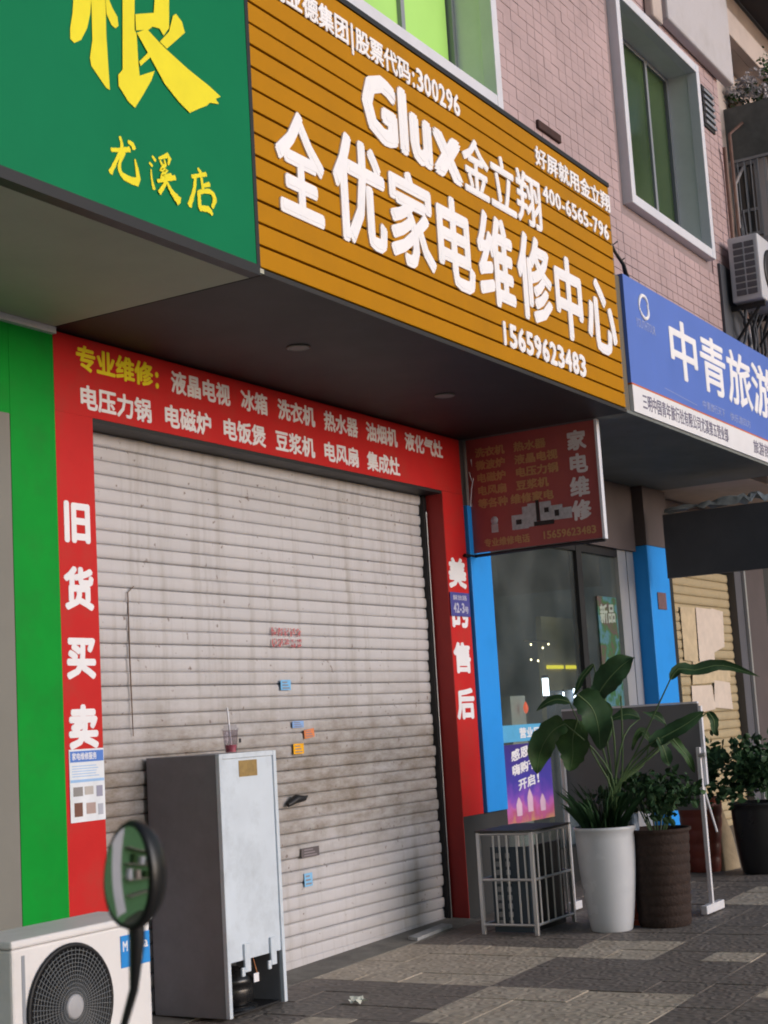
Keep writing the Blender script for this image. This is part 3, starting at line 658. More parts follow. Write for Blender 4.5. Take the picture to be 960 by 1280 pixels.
for lab, x, z0, z1, wd in (('tall bright white tube standing in for a street reflection, left of the yellow strip', 13.74, 1.69, 1.86, .03), ('thin white tube standing in for a street reflection, under the yellow strip', 14.42, 1.62, 1.75, .012), ('short tube standing in for a faint street reflection, beside the tall bright one', 14.15, 1.64, 1.72, .008)):
    y = YI-.13; tt = thing('reflection_tube', lab, 'lamp', (x, y, z0))
    obj('tube', MB().tube([(x, y, z0), (x, y, z1)], wd, 10), m_wt, tt)
    for a, b in ((z0-.03, z0-.001), (z1+.001, z1+.03)): obj('cap', MB().tube([(x, y, a), (x, y, b)], wd*1.1, 10), m_black, tt)
m_sp = mat('warm_reflection', (.9, .8, .5), .5, emit=(1, .85, .5), estr=5)  # glowing dots added in place of small mirrored street lights
SPL = thing('reflection_spots', 'cluster of small warm glowing dots standing in for street lights reflected in the glass', 'lamps', (13.8, YI, 2.1))
for x, z in ((14.05, 2.21), (13.91, 2.17), (13.64, 2.2), (13.62, 2.05), (13.78, 2.04)): obj('reflection_spot', MB().lathe((x, YI-.05, z), [(.002, -.011), (.008, -.005), (.009, .003), (.002, .011)], 10), m_sp, SPL)
obj('rail', MB().tube([(13.55, YI-.02, 2.24), (14.1, YI-.02, 2.24)], .008, 6), m_black, SPL)
RL = thing('red_reflection', 'small red glow standing in for a street reflection, on a pale stand inside the shop', 'lantern', (13.36, YI, 0))
obj('shade', MB().lathe((13.36, YI-.08, 1.58), [(.005, -.055), (.02, -.03), (.026, 0), (.018, .03), (.005, .06)], 14), mat('red_reflection_glow', (.8, .1, .03), .5, emit=(1, .12, .03), estr=.7), RL)  # red glow added where the pane would mirror a street light
obj('stand', MB().box(13.2, 13.52, YI, YI+.1, .0, 1.70), mat('pale_stand', (.5, .52, .46), .6), RL)

# posters on the glass
BP = thing('blue_strip_sign', 'light blue strip with white characters on the glass above the purple poster', 'sign', (12, .09, 1.28))
box('strip', 11.57, 12.66, .08, .094, 1.285, 1.43, mat('sky_blue_vinyl', (.10, .42, .72), .4), BP)
mb = MB(); wr(mb, '营业厅', 11.98, 1.31, .08, .42, .095, .002, off=.03); obj('lettering', mb, m_white_print, BP)
m_pp = bpy.data.materials.new('promo_print'); m_pp.use_nodes = True
n = m_pp.node_tree.nodes; l = m_pp.node_tree.links; p = n['Principled BSDF']; g = n.new('ShaderNodeNewGeometry'); sp = n.new('ShaderNodeSeparateXYZ'); l.new(g.outputs['Position'], sp.inputs[0])
nz = n.new('ShaderNodeTexNoise'); nz.inputs['Scale'].default_value = 9; nz.inputs['Detail'].default_value = 3; l.new(g.outputs['Position'], nz.inputs['Vector'])
ma = n.new('ShaderNodeMath'); ma.operation = 'MULTIPLY_ADD'; ma.inputs[1].default_value = .28; l.new(nz.outputs['Fac'], ma.inputs[0]); l.new(sp.outputs['Z'], ma.inputs[2])
mr = n.new('ShaderNodeMapRange'); mr.inputs[1].default_value = .72; mr.inputs[2].default_value = 1.4; l.new(ma.outputs[0], mr.inputs[0])
rp2 = n.new('ShaderNodeValToRGB'); l.new(mr.outputs[0], rp2.inputs[0]); e = rp2.color_ramp.elements
e[0].position = 0; e[0].color = (.55, .30, .15, 1); e[1].position = 1; e[1].color = (.05, .03, .22, 1)
for ps, c in ((.1, (.45, .10, .22)), (.22, (.50, .13, .42)), (.34, (.22, .08, .50)), (.55, (.06, .05, .38))): q = e.new(ps); q.color = (*c, 1)
l.new(rp2.outputs[0], p.inputs['Base Color']); p.inputs['Roughness'].default_value = .35
PR = thing('promo_poster', 'purple and pink promotional poster standing against the shop glass', 'poster', (12.1, .05, .6))
box('print', 11.59, 12.53, .055, .07, .60, 1.265, m_pp, PR)
for t_, x_, z_, w_ in (('感恩', 11.74, 1.115, .36), ('嗨购节', 11.74, .99, .50), ('开启!', 11.84, .865, .46)): obj('lettering', write(MB(), t_, (x_, .055, z_), (.98, 0, .12), (-.05, 0, 1), w_, .098, .002, off=.03), m_white_print, PR)
for x, z, h in ((11.83, .66, .16), (12.05, .68, .20), (12.30, .67, .15)):
    obj('figure', MB().add([(x-.05, .0535, z), (x+.05, .0535, z), (x+.055, .0535, z+h*.6), (x+.025, .0535, z+h*.85), (x, .0535, z+h), (x-.025, .0535, z+h*.85), (x-.055, .0535, z+h*.6)], [(0,1,2,3,4,5,6)]), mat('pale_pink_print', (.65, .45, .6), .5), PR)
CP = thing('colourful_advert', 'green and blue advert with white characters on the right glass panel', 'poster', (14.1, .09, 1.9))
m_ca = bpy.data.materials.new('advert_print'); m_ca.use_nodes = True
n = m_ca.node_tree.nodes; l = m_ca.node_tree.links; p = n['Principled BSDF']; g = n.new('ShaderNodeNewGeometry'); nz = n.new('ShaderNodeTexNoise'); nz.inputs['Scale'].default_value = 3.6; nz.inputs['Detail'].default_value = 4
l.new(g.outputs['Position'], nz.inputs['Vector']); rp2 = n.new('ShaderNodeValToRGB'); l.new(nz.outputs['Fac'], rp2.inputs[0]); e = rp2.color_ramp.elements
e[0].position = .3; e[0].color = (.01, .04, .012, 1); e[1].position = .72; e[1].color = (.04, .11, .02, 1)
for ps, c in ((.40, (.02, .11, .022)), (.47, (.07, .19, .26)), (.53, (.03, .12, .03)), (.60, (.10, .06, .06))): q = e.new(ps); q.color = (*c, 1)
l.new(rp2.outputs[0], p.inputs['Base Color'])
box('print', 13.93, 14.42, .08, .092, 1.45, 2.64, m_ca, CP)
mb = MB(); write(mb, '新品', (13.97, .08, 2.36), (.99, 0, .05), VZ, .4, .2, .002, off=.03); obj('lettering', mb, mat('dull_white_print', (.32, .38, .33), .6), CP)

PL = thing('blue_pilaster', 'narrow bright blue pilaster beside the right red post', 'pilaster', (11.27, 0, .74))
box('shaft', 11.085, 11.455, -.03, .3, .745, 3.27, m_blue, PL, bev=.006)
obj('wires', MB().tube([(11.13, -.035, 3.26), (11.12, -.06, 3.4), (11.16, -.07, 3.52), (11.15, -.06, 3.66)], .005, 5).tube([(11.15, -.035, 3.26), (11.17, -.06, 3.42), (11.12, -.05, 3.55)], .004, 5), m_frame, PL)
BPI = thing('blue_pillar', 'wide bright blue square pillar right of the glass shop front', 'pillar', (15.2, 0, gz(15.2)))
box('shaft', 14.935, 15.52, -.1, .3, -.3, 3.2, m_blue, BPI, bev=.008)
box('cap', 14.93, 15.6, -.1, .3, 3.202, 3.83, m_darkwall, BPI)
tag(box('wall_plaque', 15.11, 15.35, -.112, -.102, 2.53, 2.71, mat('brown_plaque', (.16, .09, .10), .5, .3, 30), bev=.004), 'small brown plaque on the front of the blue pillar', 'plaque')

HP = thing('hanging_dark_panel', 'large dark grey board hanging at right angles beside the blue pillar', 'panel', (15.0, -.9, 2.83))
box('board', 14.985, 15.04, -1.49, -.28, 2.83, 3.5, mat('dark_grey_board', (.085, .085, .10), .6, .2, 2), HP)
mb = MB(); N = 16
for i in range(N+1):
    y = -.3-1.15*i/N
    for j in range(5):
        mb.v.append((14.975+.07*j/4+random.uniform(-.015, .015), y, 3.5+.05*math.sin(math.pi*j/4)+(.03+.09*i/N)*random.random()))
for i in range(N):
    for j in range(4): a = i*5+j; mb.f.append((a, a+1, a+6, a+5)); mb.sm.append(True)
tag(obj('crumpled_tarp', mb, mat('grey_plastic_sheet', (.46, .50, .53), .4, .3, 6)), 'crumpled pale plastic sheet lying along the top of the dark board', 'tarp')

# third shop
S3 = thing('beige_shutter_shop', 'beige ribbed shutter with pasted papers right of the blue pillar', 'shop front', (17.3, .15, gz(17)))
m_bsh = mat('beige_shutter', (.42, .34, .21), .6, .15, 3, dirt=(.26, .19, .09), dscale=3, damt=.6)
s0 = None
for k in range(29):
    if s0 is None: s0 = obj('slat', slat_mesh(15.95, 18.35, .105, .012), m_bsh, None); t = s0
    else: t = bpy.data.objects.new('slat', s0.data); COL.objects.link(t)
    t.parent = S3; t.location = (-17.3, .05+random.uniform(-.003, .003), .05+k*.105-gz(17)); t.rotation_euler = (random.uniform(-.03, .03), 0, 0)
m_pap = mat('pasted_paper', (.62, .53, .46), .8, .1, 8)
for k_, (x0, x1, z0, z1) in enumerate(((16.55, 17.0, 2.0, 2.62), (17.03, 17.55, 1.98, 2.64), (17.58, 18.0, 2.15, 2.62), (16.75, 18.05, 1.78, 1.97), (16.7, 17.4, 1.42, 1.77), (17.42, 18.06, 1.44, 1.77), (16.9, 17.3, 1.22, 1.36))):
    j_ = lambda: random.uniform(-.05, .05)
    obj('pasted_paper', MB().add([(x0+j_(), .176-.001*k_, z0+j_()), (x1+j_(), .174-.001*k_, z0+j_()), (x1+j_(), .170-.001*k_, z1+j_()), (x0+j_(), .174-.001*k_, z1+j_())], [(0,1,2,3)]), m_pap if k_ % 3 else mat('yellowed_paper', (.52, .42, .28), .8, .2, 8), S3)
box('side_frame', 15.525, 15.94, .02, .25, -.1, 3.6, m_black, S3); box('side_frame', 18.36, 18.62, .10, .25, -.1, 3.6, MATS['dark_grey_board'], S3)
box('metal_edge', 18.63, 18.68, .06, .25, -.1, 3.6, m_steel, S3); box('column', 18.69, 19.5, .08, .3, -.1, 3.6, m_darkwall, S3); box('header', 15.61, 24, .12, .3, 3.6, 3.84, m_darkwall, S3)
box('back_wall', 15.5, 20, .26, .4, -.1, 3.6, m_dark, S3)
LB = thing('lightbox', 'pink and orange lit sign box at the right edge behind the leaves', 'sign', (19.9, 0, .8))
box('pink_panel', 19.55, 20.3, 0, .1, .9, 1.5, mat('pink_panel', (.6, .1, .15), .5, emit=(.8, .12, .2), estr=.45), LB); box('orange_panel', 19.55, 20.3, .001, .1, 1.5, 1.85, mat('orange_panel', (.7, .3, .05), .5, emit=(.9, .4, .08), estr=.45), LB)
box('green_panel', 19.55, 20.3, .002, .1, 1.85, 2.3, mat('grey_green_panel', (.35, .42, .35), .5), LB)

# ------------------------------------------------------------------ neighbouring building at right
NB = thing('neighbour_building', 'pale neighbouring building with balconies at the far right', 'building', (18, 0, 0))
box('wall', 14.96, 30, -1.05, .4, 3.85, 12, m_beige, NB)
box('ground_wall', 20.4, 30, .1, .4, -.1, 3.85, m_beige, NB)
bay = box('bay', 16.0, 24, -2.6, -1.05, 4.4, 7.44, m_beige, NB)
wn = box('window', 15.97, 15.999, -1.33, -1.11, 6.6, 7.39, mat('dark_window_glass', (.025, .03, .035), .1, spec=.6), NB)
for a, b, c, d in ((-1.35, -1.32, 6.57, 7.42), (-1.12, -1.09, 6.57, 7.42), (-1.32, -1.12, 7.38, 7.42), (-1.32, -1.12, 6.57, 6.61), (-1.32, -1.12, 6.85, 6.88), (-1.23, -1.21, 6.61, 7.38)): box('frame_bar', 15.95, 15.998, a, b, c, d, m_sash, wn)
cg = box('window_cage', 15.86, 15.88, -1.62, -1.08, 6.48, 6.51, m_sash, NB)
box('cage_rail', 15.86, 15.88, -1.62, -1.08, 7.40, 7.43, m_sash, cg)
for k in range(8): obj('cage_bar', MB().tube([(15.87, -1.09-k*.074, 6.49), (15.87, -1.09-k*.074, 7.42)], .007, 6), m_sash, cg)
for k in range(3): obj('wall_pipe', MB().tube([(15.9-.2*k, -1.12-.05*k, 4.8), (15.9-.2*k, -1.12-.05*k, 6.6+.5*k), (16.0, -1.15-.05*k, 6.9+.5*k)], .018, 8), (m_sash, m_plaster, MATS['old_pipe'])[k], NB)
box('white_strip', 15.96, 15.999, -1.46, -1.37, 6.4, 7.42, m_plaster, NB)
box('dark_cladding', 15.92, 24, -2.7, -1.05, 7.445, 8.06, mat('grey_mesh', (.11, .12, .125), .8, .3, 8), NB)
box('balcony_parapet', 15.25, 24, -1.36, -1.26, 8.66, 8.97, m_beige, NB, bev=.01)
box('balcony_slab', 15.25, 24, -1.26, -1.05, 8.66, 8.74, m_beige, NB)
box('upper_slab', 14.96, 26, -3.2, -1.05, 9.75, 9.95, MATS['dark_slate_grey'], NB)
obj('upper_rail', MB().tube([(15.3, -1.3, 9.3), (24, -1.3, 9.3)], .02, 8), m_black, NB)

def shrub(mb, c, rx, ry, rz, n, ls, seed):
    rd = random.Random(seed); c = Vector(c)
    cl = [Vector((rd.gauss(0, .5)*rx, rd.gauss(0, .5)*ry, rd.uniform(-.7, .9)*rz)) for _ in range(max(5, n//45))]
    for _ in range(n):
        b = rd.choice(cl); p = c+b+Vector((rd.gauss(0, .22)*rx, rd.gauss(0, .22)*ry, rd.gauss(0, .2)*rz))
        d = Vector((rd.gauss(0, 1), rd.gauss(0, 1), rd.gauss(.3, .7))).normalized(); s = d.orthogonal().normalized()
        s = Matrix.Rotation(rd.uniform(0, 6.28), 3, d) @ s; L = ls*rd.uniform(.6, 1.4); wd = L*.28; nn = d.cross(s)
        mb.add([p, p+d*L*.35+s*wd+nn*L*.05, p+d*L*.7+s*wd*.8, p+d*L-nn*L*.1, p+d*L*.7-s*wd*.8, p+d*L*.35-s*wd+nn*L*.05], [(0,1,2,3), (0,3,4,5)], False)
    return mb
for k, (x, y, z, lab, col) in enumerate(((16.15, -1.12, 8.22, 'bushy roof plant nearest the white balcony front', m_leaf2), (16.3, -1.30, 8.2, 'roof plant with white blooms on the dark cladding', m_leaf), (16.3, -1.52, 8.25, 'roof plant at the right edge on the dark cladding', m_leaf2))):
    BPt = thing('roof_plant', lab, 'plant', (x, y, z-.16), 'plants on the neighbouring building')
    obj('planter', MB().lathe((x, y, z-.158 if k < 3 else z-.128), [(.06, 0), (.08, .12), (.085, .12), (.07, .11), (.001, .11)], 14), mat('planter_clay', (.22, .16, .14), .8), BPt)
    obj('foliage', shrub(MB(), (x, y, z+.12), .2, .16, .22, 230, .05, 30+k), (m_leaf2, m_stem, m_leaf2)[k], BPt)
    if k < 3: obj('blossom', shrub(MB(), (x-.05, y-.03, z+.08), .2, .14, .2, 210, .05, 60+k), mat('pale_blossom', (.5, .48, .52), .6), BPt)

# outdoor unit on the neighbouring wall
A2 = thing('wall_air_conditioner', 'grey air conditioner outdoor unit on a bracket high on the right wall', 'air conditioner', (14.9, -1.53, 5.46))
m_acg = mat('grey_ac_casing', (.56, .57, .62), .5, .08, 5, dirt=(.4, .39, .39), damt=.5)
box('casing', 14.52, 15.32, -1.69, -1.38, 5.47, 6.14, m_acg, A2, bev=.015)
for j in range(2):
    for k in range(8): box('side_vent', 14.508, 14.519, -1.645+j*.115, -1.55+j*.115, 5.53+k*.07, 5.582+k*.07, mat('vent_dark', (.10, .10, .12), .6), A2)
obj('fan_grille', MB().lathe((14.88, -1.692, 5.80), [(.24, 0), (.235, .012), (.2, .016), (.001, .016)], 28, 'Y'), m_black, A2)
for x in (14.6, 15.2): obj('bracket', MB().box(x, x+.04, -1.68, -1.31, 5.41, 5.46).tube([(x+.02, -1.62, 5.42), (x+.02, -1.32, 5.05)], .016, 6), m_black, A2)
mb = MB()
for k in range(7):
    rd = random.Random(k); mb.tube([(14.6+.1*k, -1.42-.03*k, 5.42), (14.62+.12*k+rd.uniform(-.15, .15), -1.45, 5.28), (14.6+.14*k+rd.uniform(-.2, .2), -1.42, 5.12), (14.6+.15*k, -1.36, 4.9)], .010+.012*rd.random(), 6)
for k in range(4):
    mb.tube([(14.98+.05*k, -1.33-.02*k, 6.0+.2*k), (15.0+.06*k, -1.36-.03*k, 5.3), (14.95+.12*k, -1.40, 4.98)], .013, 6)
tag(obj('tangled_cables', mb, MATS['dark_slate_grey']), 'tangle of dark cables hanging under the wall air conditioner', 'cables')
tag(obj('sign_cable', MB().tube([(11.13, -1.40, 5.42), (11.18, -1.43, 5.30), (11.256, -1.45, 5.19), (11.36, -1.47, 5.11), (11.47, -1.45, 5.03), (11.6, -1.4, 4.99)], [.010, .012, .014, .016, .022, .012], 8).tube([(11.22, -1.44, 5.24), (11.30, -1.46, 5.29)], .006, 5).tube([(11.33, -1.46, 5.13), (11.40, -1.47, 5.17)], .006, 5), m_black), 'black cable drooping between the orange and blue signs', 'cable')

# ------------------------------------------------------------------ fridge
zf = gz(7.3)
F = thing('refrigerator', 'old grey refrigerator turned back to front before the shutter', 'refrigerator', (7.38, -.1, zf))
m_fg = mat('charcoal_fridge_side', (.19, .195, .215), .5, .12, 8, bump=.06, bscale=200)
m_fw = mat('white_fridge_back', (.60, .67, .75), .4, .07, 3, dirt=(.36, .40, .44), dscale=4, damt=.5)
fx0, fx1, fy0, fy1, fz0, fz1 = 7.095, 7.665, -.385, .165, zf+.015, 1.385
box('body', fx0+.031, fx1-.031, fy0+.02, fy1, .20, fz1-.001, m_fg, F, bev=.004)
for a_, b_ in ((fx0, fx0+.0305), (fx1-.0305, fx1)): box('side_panel', a_, b_, fy0+.0305, fy1-.002, fz0, fz1, m_fg, F, bev=.004)
box('lower_body', fx0+.031, fx1-.031, fy1-.2, fy1, fz0, .199, m_fg, F)
bk = MB().box(fx0+.03, fx1-.03, fy0+.012, fy0+.0195, .20, fz1-.03)
bp_ = obj('back_panel', bk, m_fw, F)
fl = MB(); fl.box(fx0-.001, fx0+.03, fy0, fy0+.03, fz0, fz1+.001); fl.box(fx1-.03, fx1+.001, fy0, fy0+.03, fz0, fz1+.001); fl.box(fx0+.0305, fx1-.0305, fy0+.001, fy0+.03, fz1-.03, fz1+.0015)
obj('edge_flange', fl, m_fw, F, bev=.004)
box('rating_label', fx0+.20, fx0+.38, fy0+.009, fy0+.0118, 1.245, 1.34, mat('tan_label', (.30, .20, .07), .6, .25, 30), bp_)
for x in (fx0+.16, fx0+.42):
    obj('clip', MB().box(x, x+.055, fy0-.004, fy0+.012, .13, .29).box(x-.03, x, fy0-.003, fy0+.012, .11, .16), m_fw, F, bev=.004)
cmp_ = obj('compressor', MB().lathe((fx0+.27, -.2, fz0), [(.10, .03), (.125, .05), (.13, .12), (.12, .15), (.13, .152), (.12, .18), (.085, .225), (.03, .245), (.001, .247)], 24).lathe((fx0+.27, -.2, fz0), [(.15, .0), (.15, .02), (.02, .03)], 24), mat('black_compressor', (.012, .012, .013), .28, .2, 10, spec=.6), F)
box('white_sticker', fx0+.30, fx0+.35, fy0+.044, fy0+.047, .05, .10, m_white_print, cmp_)
obj('copper_pipe', MB().tube([(fx0+.14, -.2, .05), (fx0+.08, -.25, .06), (fx0+.07, -.22, .18), (fx0+.07, -.2, .24)], .006, 6).tube([(fx0+.39, -.2, .05), (fx0+.46, -.26, .03), (fx0+.47, -.2, .2)], .006, 6), mat('copper', (.35, .16, .08), .4, metal=.8), F)
box('base_pan', fx0+.031, fx1-.031, fy0+.03, fy1-.201, fz0, fz0+.012, m_black, F)

CU = thing('drink_cup', 'clear plastic drink cup with a straw standing on the fridge', 'cup', (7.29, -.33, fz1))
cx, cy = 7.285, -.33
obj('cup', MB().lathe((cx, cy, fz1+.002), [(.034, 0), (.036, .01), (.048, .13), (.05, .135), (.046, .135), (.044, .128), (.032, .012)], 20), glass('clear_plastic', (.86, .84, .86), 1.35), CU)
obj('drink', MB().lathe((cx, cy, fz1+.004), [(.030, .004), (.035, .045), (.001, .046)], 18), mat('pink_drink', (.5, .13, .17), .3, .3, 30), CU)
obj('lid', MB().lathe((cx, cy, fz1+.137), [(.052, 0), (.052, .008), (.04, .014), (.038, .03), (.001, .031)], 20), glass('clear_lid', (.9, .9, .92), 1.3), CU)
obj('straw', MB().tube([(cx+.005, cy, fz1+.03), (cx-.02, cy, fz1+.27)], .006, 8), m_white_print, CU)
obj('print_patch', MB().box(cx+.02, cx+.04, cy-.048, cy-.046, fz1+.06, fz1+.085), m_black, CU)

# ------------------------------------------------------------------ outdoor unit on the pavement, left
za = gz(4.9)
AC = thing('air_conditioner_unit', 'white air conditioner outdoor unit with blue logo sticker at lower left', 'air conditioner', (4.92, -1.15, za))
m_acw = mat('white_ac_casing', (.76, .74, .74), .45, .06, 5, dirt=(.42, .39, .37), damt=.45)
ax0, ax1, ay0, ay1, az0, az1 = 4.50, 5.345, -1.3, -1.0, .10, .70
box('casing', ax0, ax1, ay0, ay1, az0, az1, m_acw, AC, bev=.012)
box('lid', ax0-.012, ax1+.012, ay0-.012, ay1+.012, az1+.002, az1+.035, m_acw, AC, bev=.010)
box('corner_seam', ax0+.052, ax0+.07, ay0-.002, ay0+.02, az0+.01, az1-.03, m_sash, AC)
fc = (4.826, ay0, .425)
gr_ = obj('fan_well', MB().lathe((fc[0], fc[1]-.001, fc[2]), [(.252, 0), (.256, .006), (.25, .014), (.236, .012), (.236, .004), (.001, .0035)], 44, 'Y'), m_black, AC)
gm = MB()
for r_ in [.06+.0165*k for k in range(11)]:
    gm.tube([(fc[0]+r_*math.cos(a), ay0-.012-.012*math.cos(r_*6), fc[2]+r_*math.sin(a)) for a in [2*math.pi*k/48 for k in range(49)]], .0018, 4, caps=False)
for k in range(60):
    a = 2*math.pi*k/60; gm.tube([(fc[0]+r_*math.cos(a+.25*(.23-r_)), ay0-.013-.012*math.cos(r_*6), fc[2]+r_*math.sin(a+.25*(.23-r_))) for r_ in (.05, .11, .17, .235)], .0016, 4, caps=False)
obj('wire_grille', gm, mat('grey_wire', (.16, .17, .18), .5), gr_)
obj('grille_hub', MB().lathe((fc[0], ay0-.02, fc[2]), [(.05, 0), (.05, .008), (.04, .012), (.001, .013)], 24, 'Y'), mat('grey_hub', (.38, .38, .40), .5), gr_)
lg = box('logo_sticker', 5.145, 5.335, ay0-.004, ay0-.001, .525, .66, mat('logo_blue', (.02, .26, .70), .4), AC, bev=.0)
mb = MB(); wr(mb, 'Midea', 5.155, .590, ay0-.004, .17, .048, .001, off=.02); wr(mb, '美的', 5.20, .54, ay0-.004, .085, .042, .001, off=.02); obj('logo_text', mb, m_white_print, lg)
box('foot', ax0+.1, ax0+.18, ay0, ay1, za, az0, m_black, AC); box('foot', ax1-.2, ax1-.12, ay0, ay1, za, az0, m_black, AC)

# ------------------------------------------------------------------ scooter with mirror (only the mirror is in view)
mc = Vector((1.7256, -4.3255, 1.3055))
SM = thing('scooter', 'black scooter mirror on a stalk in the lower left foreground', 'scooter', (mc.x, mc.y, gz(1.7)))
nrm = Vector((math.cos(R(175)), math.sin(R(175)), .02)).normalized()
side = nrm.cross(Vector((0, 0, 1))).normalized(); upv = (side.cross(nrm)*1).normalized()
if upv.z < 0: upv = -upv
tilt = Matrix.Rotation(R(-5), 3, nrm); side = tilt @ side; upv = tilt @ upv
def oval(a):   # egg outline
    c, s = math.cos(a), math.sin(a); return (.046*c*(1-.10*s), .0715*s)
sh = MB(); NS = 36
rings = [(.985, .000), (1.06, .002), (1.10, -.006), (1.08, -.02), (.9, -.038), (.55, -.048), (.01, -.05)]
vs = []
for sc_, dp in rings:
    for k in range(NS):
        ox, oy = oval(2*math.pi*k/NS); vs.append(mc+side*ox*sc_+upv*oy*sc_+nrm*dp)
sh.add(vs, [(i*NS+k, i*NS+(k+1) % NS, (i+1)*NS+(k+1) % NS, (i+1)*NS+k) for i in range(len(rings)-1) for k in range(NS)], True)
mh = obj('mirror_housing', sh, mat('black_plastic', (.012, .012, .013), .35, .2, 20, spec=.5), SM)
mg = MB(); vs = []
for i in range(9):
    sc_ = max(.002, .98*i/8)
    for k in range(NS):
        ox, oy = oval(2*math.pi*k/NS); ox *= sc_; oy *= sc_; vs.append(mc+side*ox+upv*oy+nrm*(.006-(ox*ox+oy*oy)/(2*.42)))
mg.add(vs, [(i*NS+k, i*NS+(k+1) % NS, (i+1)*NS+(k+1) % NS, (i+1)*NS+k) for i in range(8) for k in range(NS)], True)
mm = bpy.data.materials.new('mirror_silver'); mm.use_nodes = True; p = mm.node_tree.nodes['Principled BSDF']; p.inputs['Base Color'].default_value = (.42, .43, .44, 1); p.inputs['Metallic'].default_value = 1; p.inputs['Roughness'].default_value = .04
obj('mirror_glass', mg, mm, mh)
b0 = mc-upv*.066-nrm*.02; b1 = b0+Vector((0, 0, -.10))+side*.01; b2 = mc+Vector((0.0151, 0.0396, -0.2365))
bar = Vector((b2.x+.02, b2.y, .95))
obj('mirror_stalk', MB().tube([b0+Vector((0, 0, .02)), b0+Vector((0, 0, -.03)), b1, b2, bar], [.013, .012, .007, .0055, .0055], 10), MATS['black_plastic'], SM)
obj('handlebar', MB().tube([bar+Vector((.05, .08, 0)), bar, bar+Vector((-.25, -.45, .02))], .014, 10), MATS['black_plastic'], SM)
hb = bar+Vector((-.12, -.2, 0)); zs = gz(1.5)
obj('steering_column', MB().tube([hb, hb+Vector((.16, -.08, -.72))], .035, 10), m_sash, SM)
wc = hb+Vector((.2, -.1, 0)); 
wl = obj('wheel', MB().tube([(wc.x+.2*math.cos(a), wc.y-.1*math.cos(a), zs+.24+.2*math.sin(a)) for a in [2*math.pi*k/24 for k in range(25)]], .045, 10, caps=False), m_black, SM)
obj('front_shield', MB().box(hb.x-.1, hb.x+.05, hb.y-.22, hb.y+.22, .35, .85), MATS['black_plastic'], SM, bev=.05)
obj('seat', MB().box(hb.x-1.0, hb.x-.35, hb.y-.13, hb.y+.13, .62, .74), MATS['black_plastic'], SM, bev=.05)
obj('body', MB().box(hb.x-1.05, hb.x-.3, hb.y-.15, hb.y+.15, .2, .61), m_sash, SM, bev=.06)
obj('floor_board', MB().box(hb.x-.4, hb.x+.0, hb.y-.15, hb.y+.15, .12, .22), MATS['black_plastic'], SM, bev=.02)

# ------------------------------------------------------------------ steel rack
RK = thing('steel_rack', 'stainless steel tube rack beside the right red post', 'rack', (10.23, -.67, gz(10.2)))
rx0, rx1, ry0, ry1, rz0, rz1 = 10.06, 10.70, -.90, -.47, gz(10.2), .67
def bar_(x0, y0, z0, x1, y1, z1, r=.011): return MB().tube([(x0, y0, z0), (x1, y1, z1)], r, 8)
for x, y in ((rx0, ry0), (rx0, ry1), (rx1, ry0), (rx1, ry1)): obj('upright', MB().box(x-.014, x+.014, y-.014, y+.014, rz0, rz1), m_steel, RK, bev=.003)
for z in (rz0+.07, .33, rz1-.012):
    for a in ((rx0, ry0+.014, rx0, ry1-.014), (rx1, ry0+.014, rx1, ry1-.014), (rx0+.014, ry0, rx1-.014, ry0), (rx0+.014, ry1, rx1-.014, ry1)):
        obj('rail', MB().box(min(a[0], a[2])-.011, max(a[0], a[2])+.011, min(a[1], a[3])-.011, max(a[1], a[3])+.011, z-.012, z+.012) if False else bar_(a[0], a[1], z, a[2], a[3], z), m_steel, RK)
for y in (ry0+.06, ry0+.12, ry0+.20, ry0+.26, ry0+.31): obj('rod', bar_(rx0, y, rz0+.07, rx0, y, rz1-.012, .008), m_steel, RK)
for x in (rx0+.09, rx0+.2, rx0+.32, rx0+.45, rx0+.55): obj('rod', bar_(x, ry0, rz0+.07, x, ry0, rz1-.012, .008), m_steel, RK)
box('board_top', rx0-.02, rx1+.02, ry0-.02, ry1+.02, rz1+.002, rz1+.014, mat('smoked_top', (.05, .048, .045), .6, spec=.3), RK)
CR = thing('bottle_crate', 'perforated plastic crate kept inside the steel rack', 'crate', (10.26, -.62, gz(10.2)))
m_crate = mat('grey_crate', (.26, .27, .28), .6)
box('back_panel', 10.12, 10.14, -.84, -.53, gz(10.2)+.01, .56, mat('blue_black_crate', (.04, .06, .08), .5), CR)
for j, y in enumerate((-.58, -.66)):
    for k in range(9): obj('lattice', MB().box(10.104, 10.118, y-.028, y+.002, .0+k*.06, .035+k*.06), m_crate, CR)
box('side_panel', 10.141, 10.685, -.84, -.82, gz(10.2)+.01, .56, m_black, CR)

# ------------------------------------------------------------------ display board on stand
BD = thing('display_board', 'grey backed board on white T foot stand behind the potted plants', 'board', (11.2, -1.25, gz(11.2)))
m_wst = mat('white_stand_paint', (.68, .68, .72), .4, .06, 10)
box('board', 11.19, 11.215, -1.835, -.70, .72, 1.52, mat('grey_board_back', (.16, .165, .175), .6, .08, 4), BD)
obj('board_edge', MB().box(11.185, 11.22, -1.86, -1.836, .9, 1.5).box(11.185, 11.22, -1.834, -.70, 1.521, 1.535), m_frame, BD)
for y in (-1.82, -.69):
    box('post', 11.150, 11.182, y-.016, y+.016, gz(11.2)+.05, 1.19, m_wst, BD, bev=.004)
    box('foot_bar', 10.99 if y < -1 else 11.08, 11.38 if y < -1 else 11.28, y-.025, y+.025, gz(11.2)+.012, gz(11.2)+.075, m_wst, BD, bev=.006)
    obj('clamp', MB().lathe((11.166, y-.03, 1.13), [(.02, -.03), (.022, 0), (.02, .02)], 10, 'Y'), m_steel, BD)
obj('brace', MB().tube([(11.17, -1.82, .95), (11.25, -1.88, .55)], .008, 6), m_wst, BD)

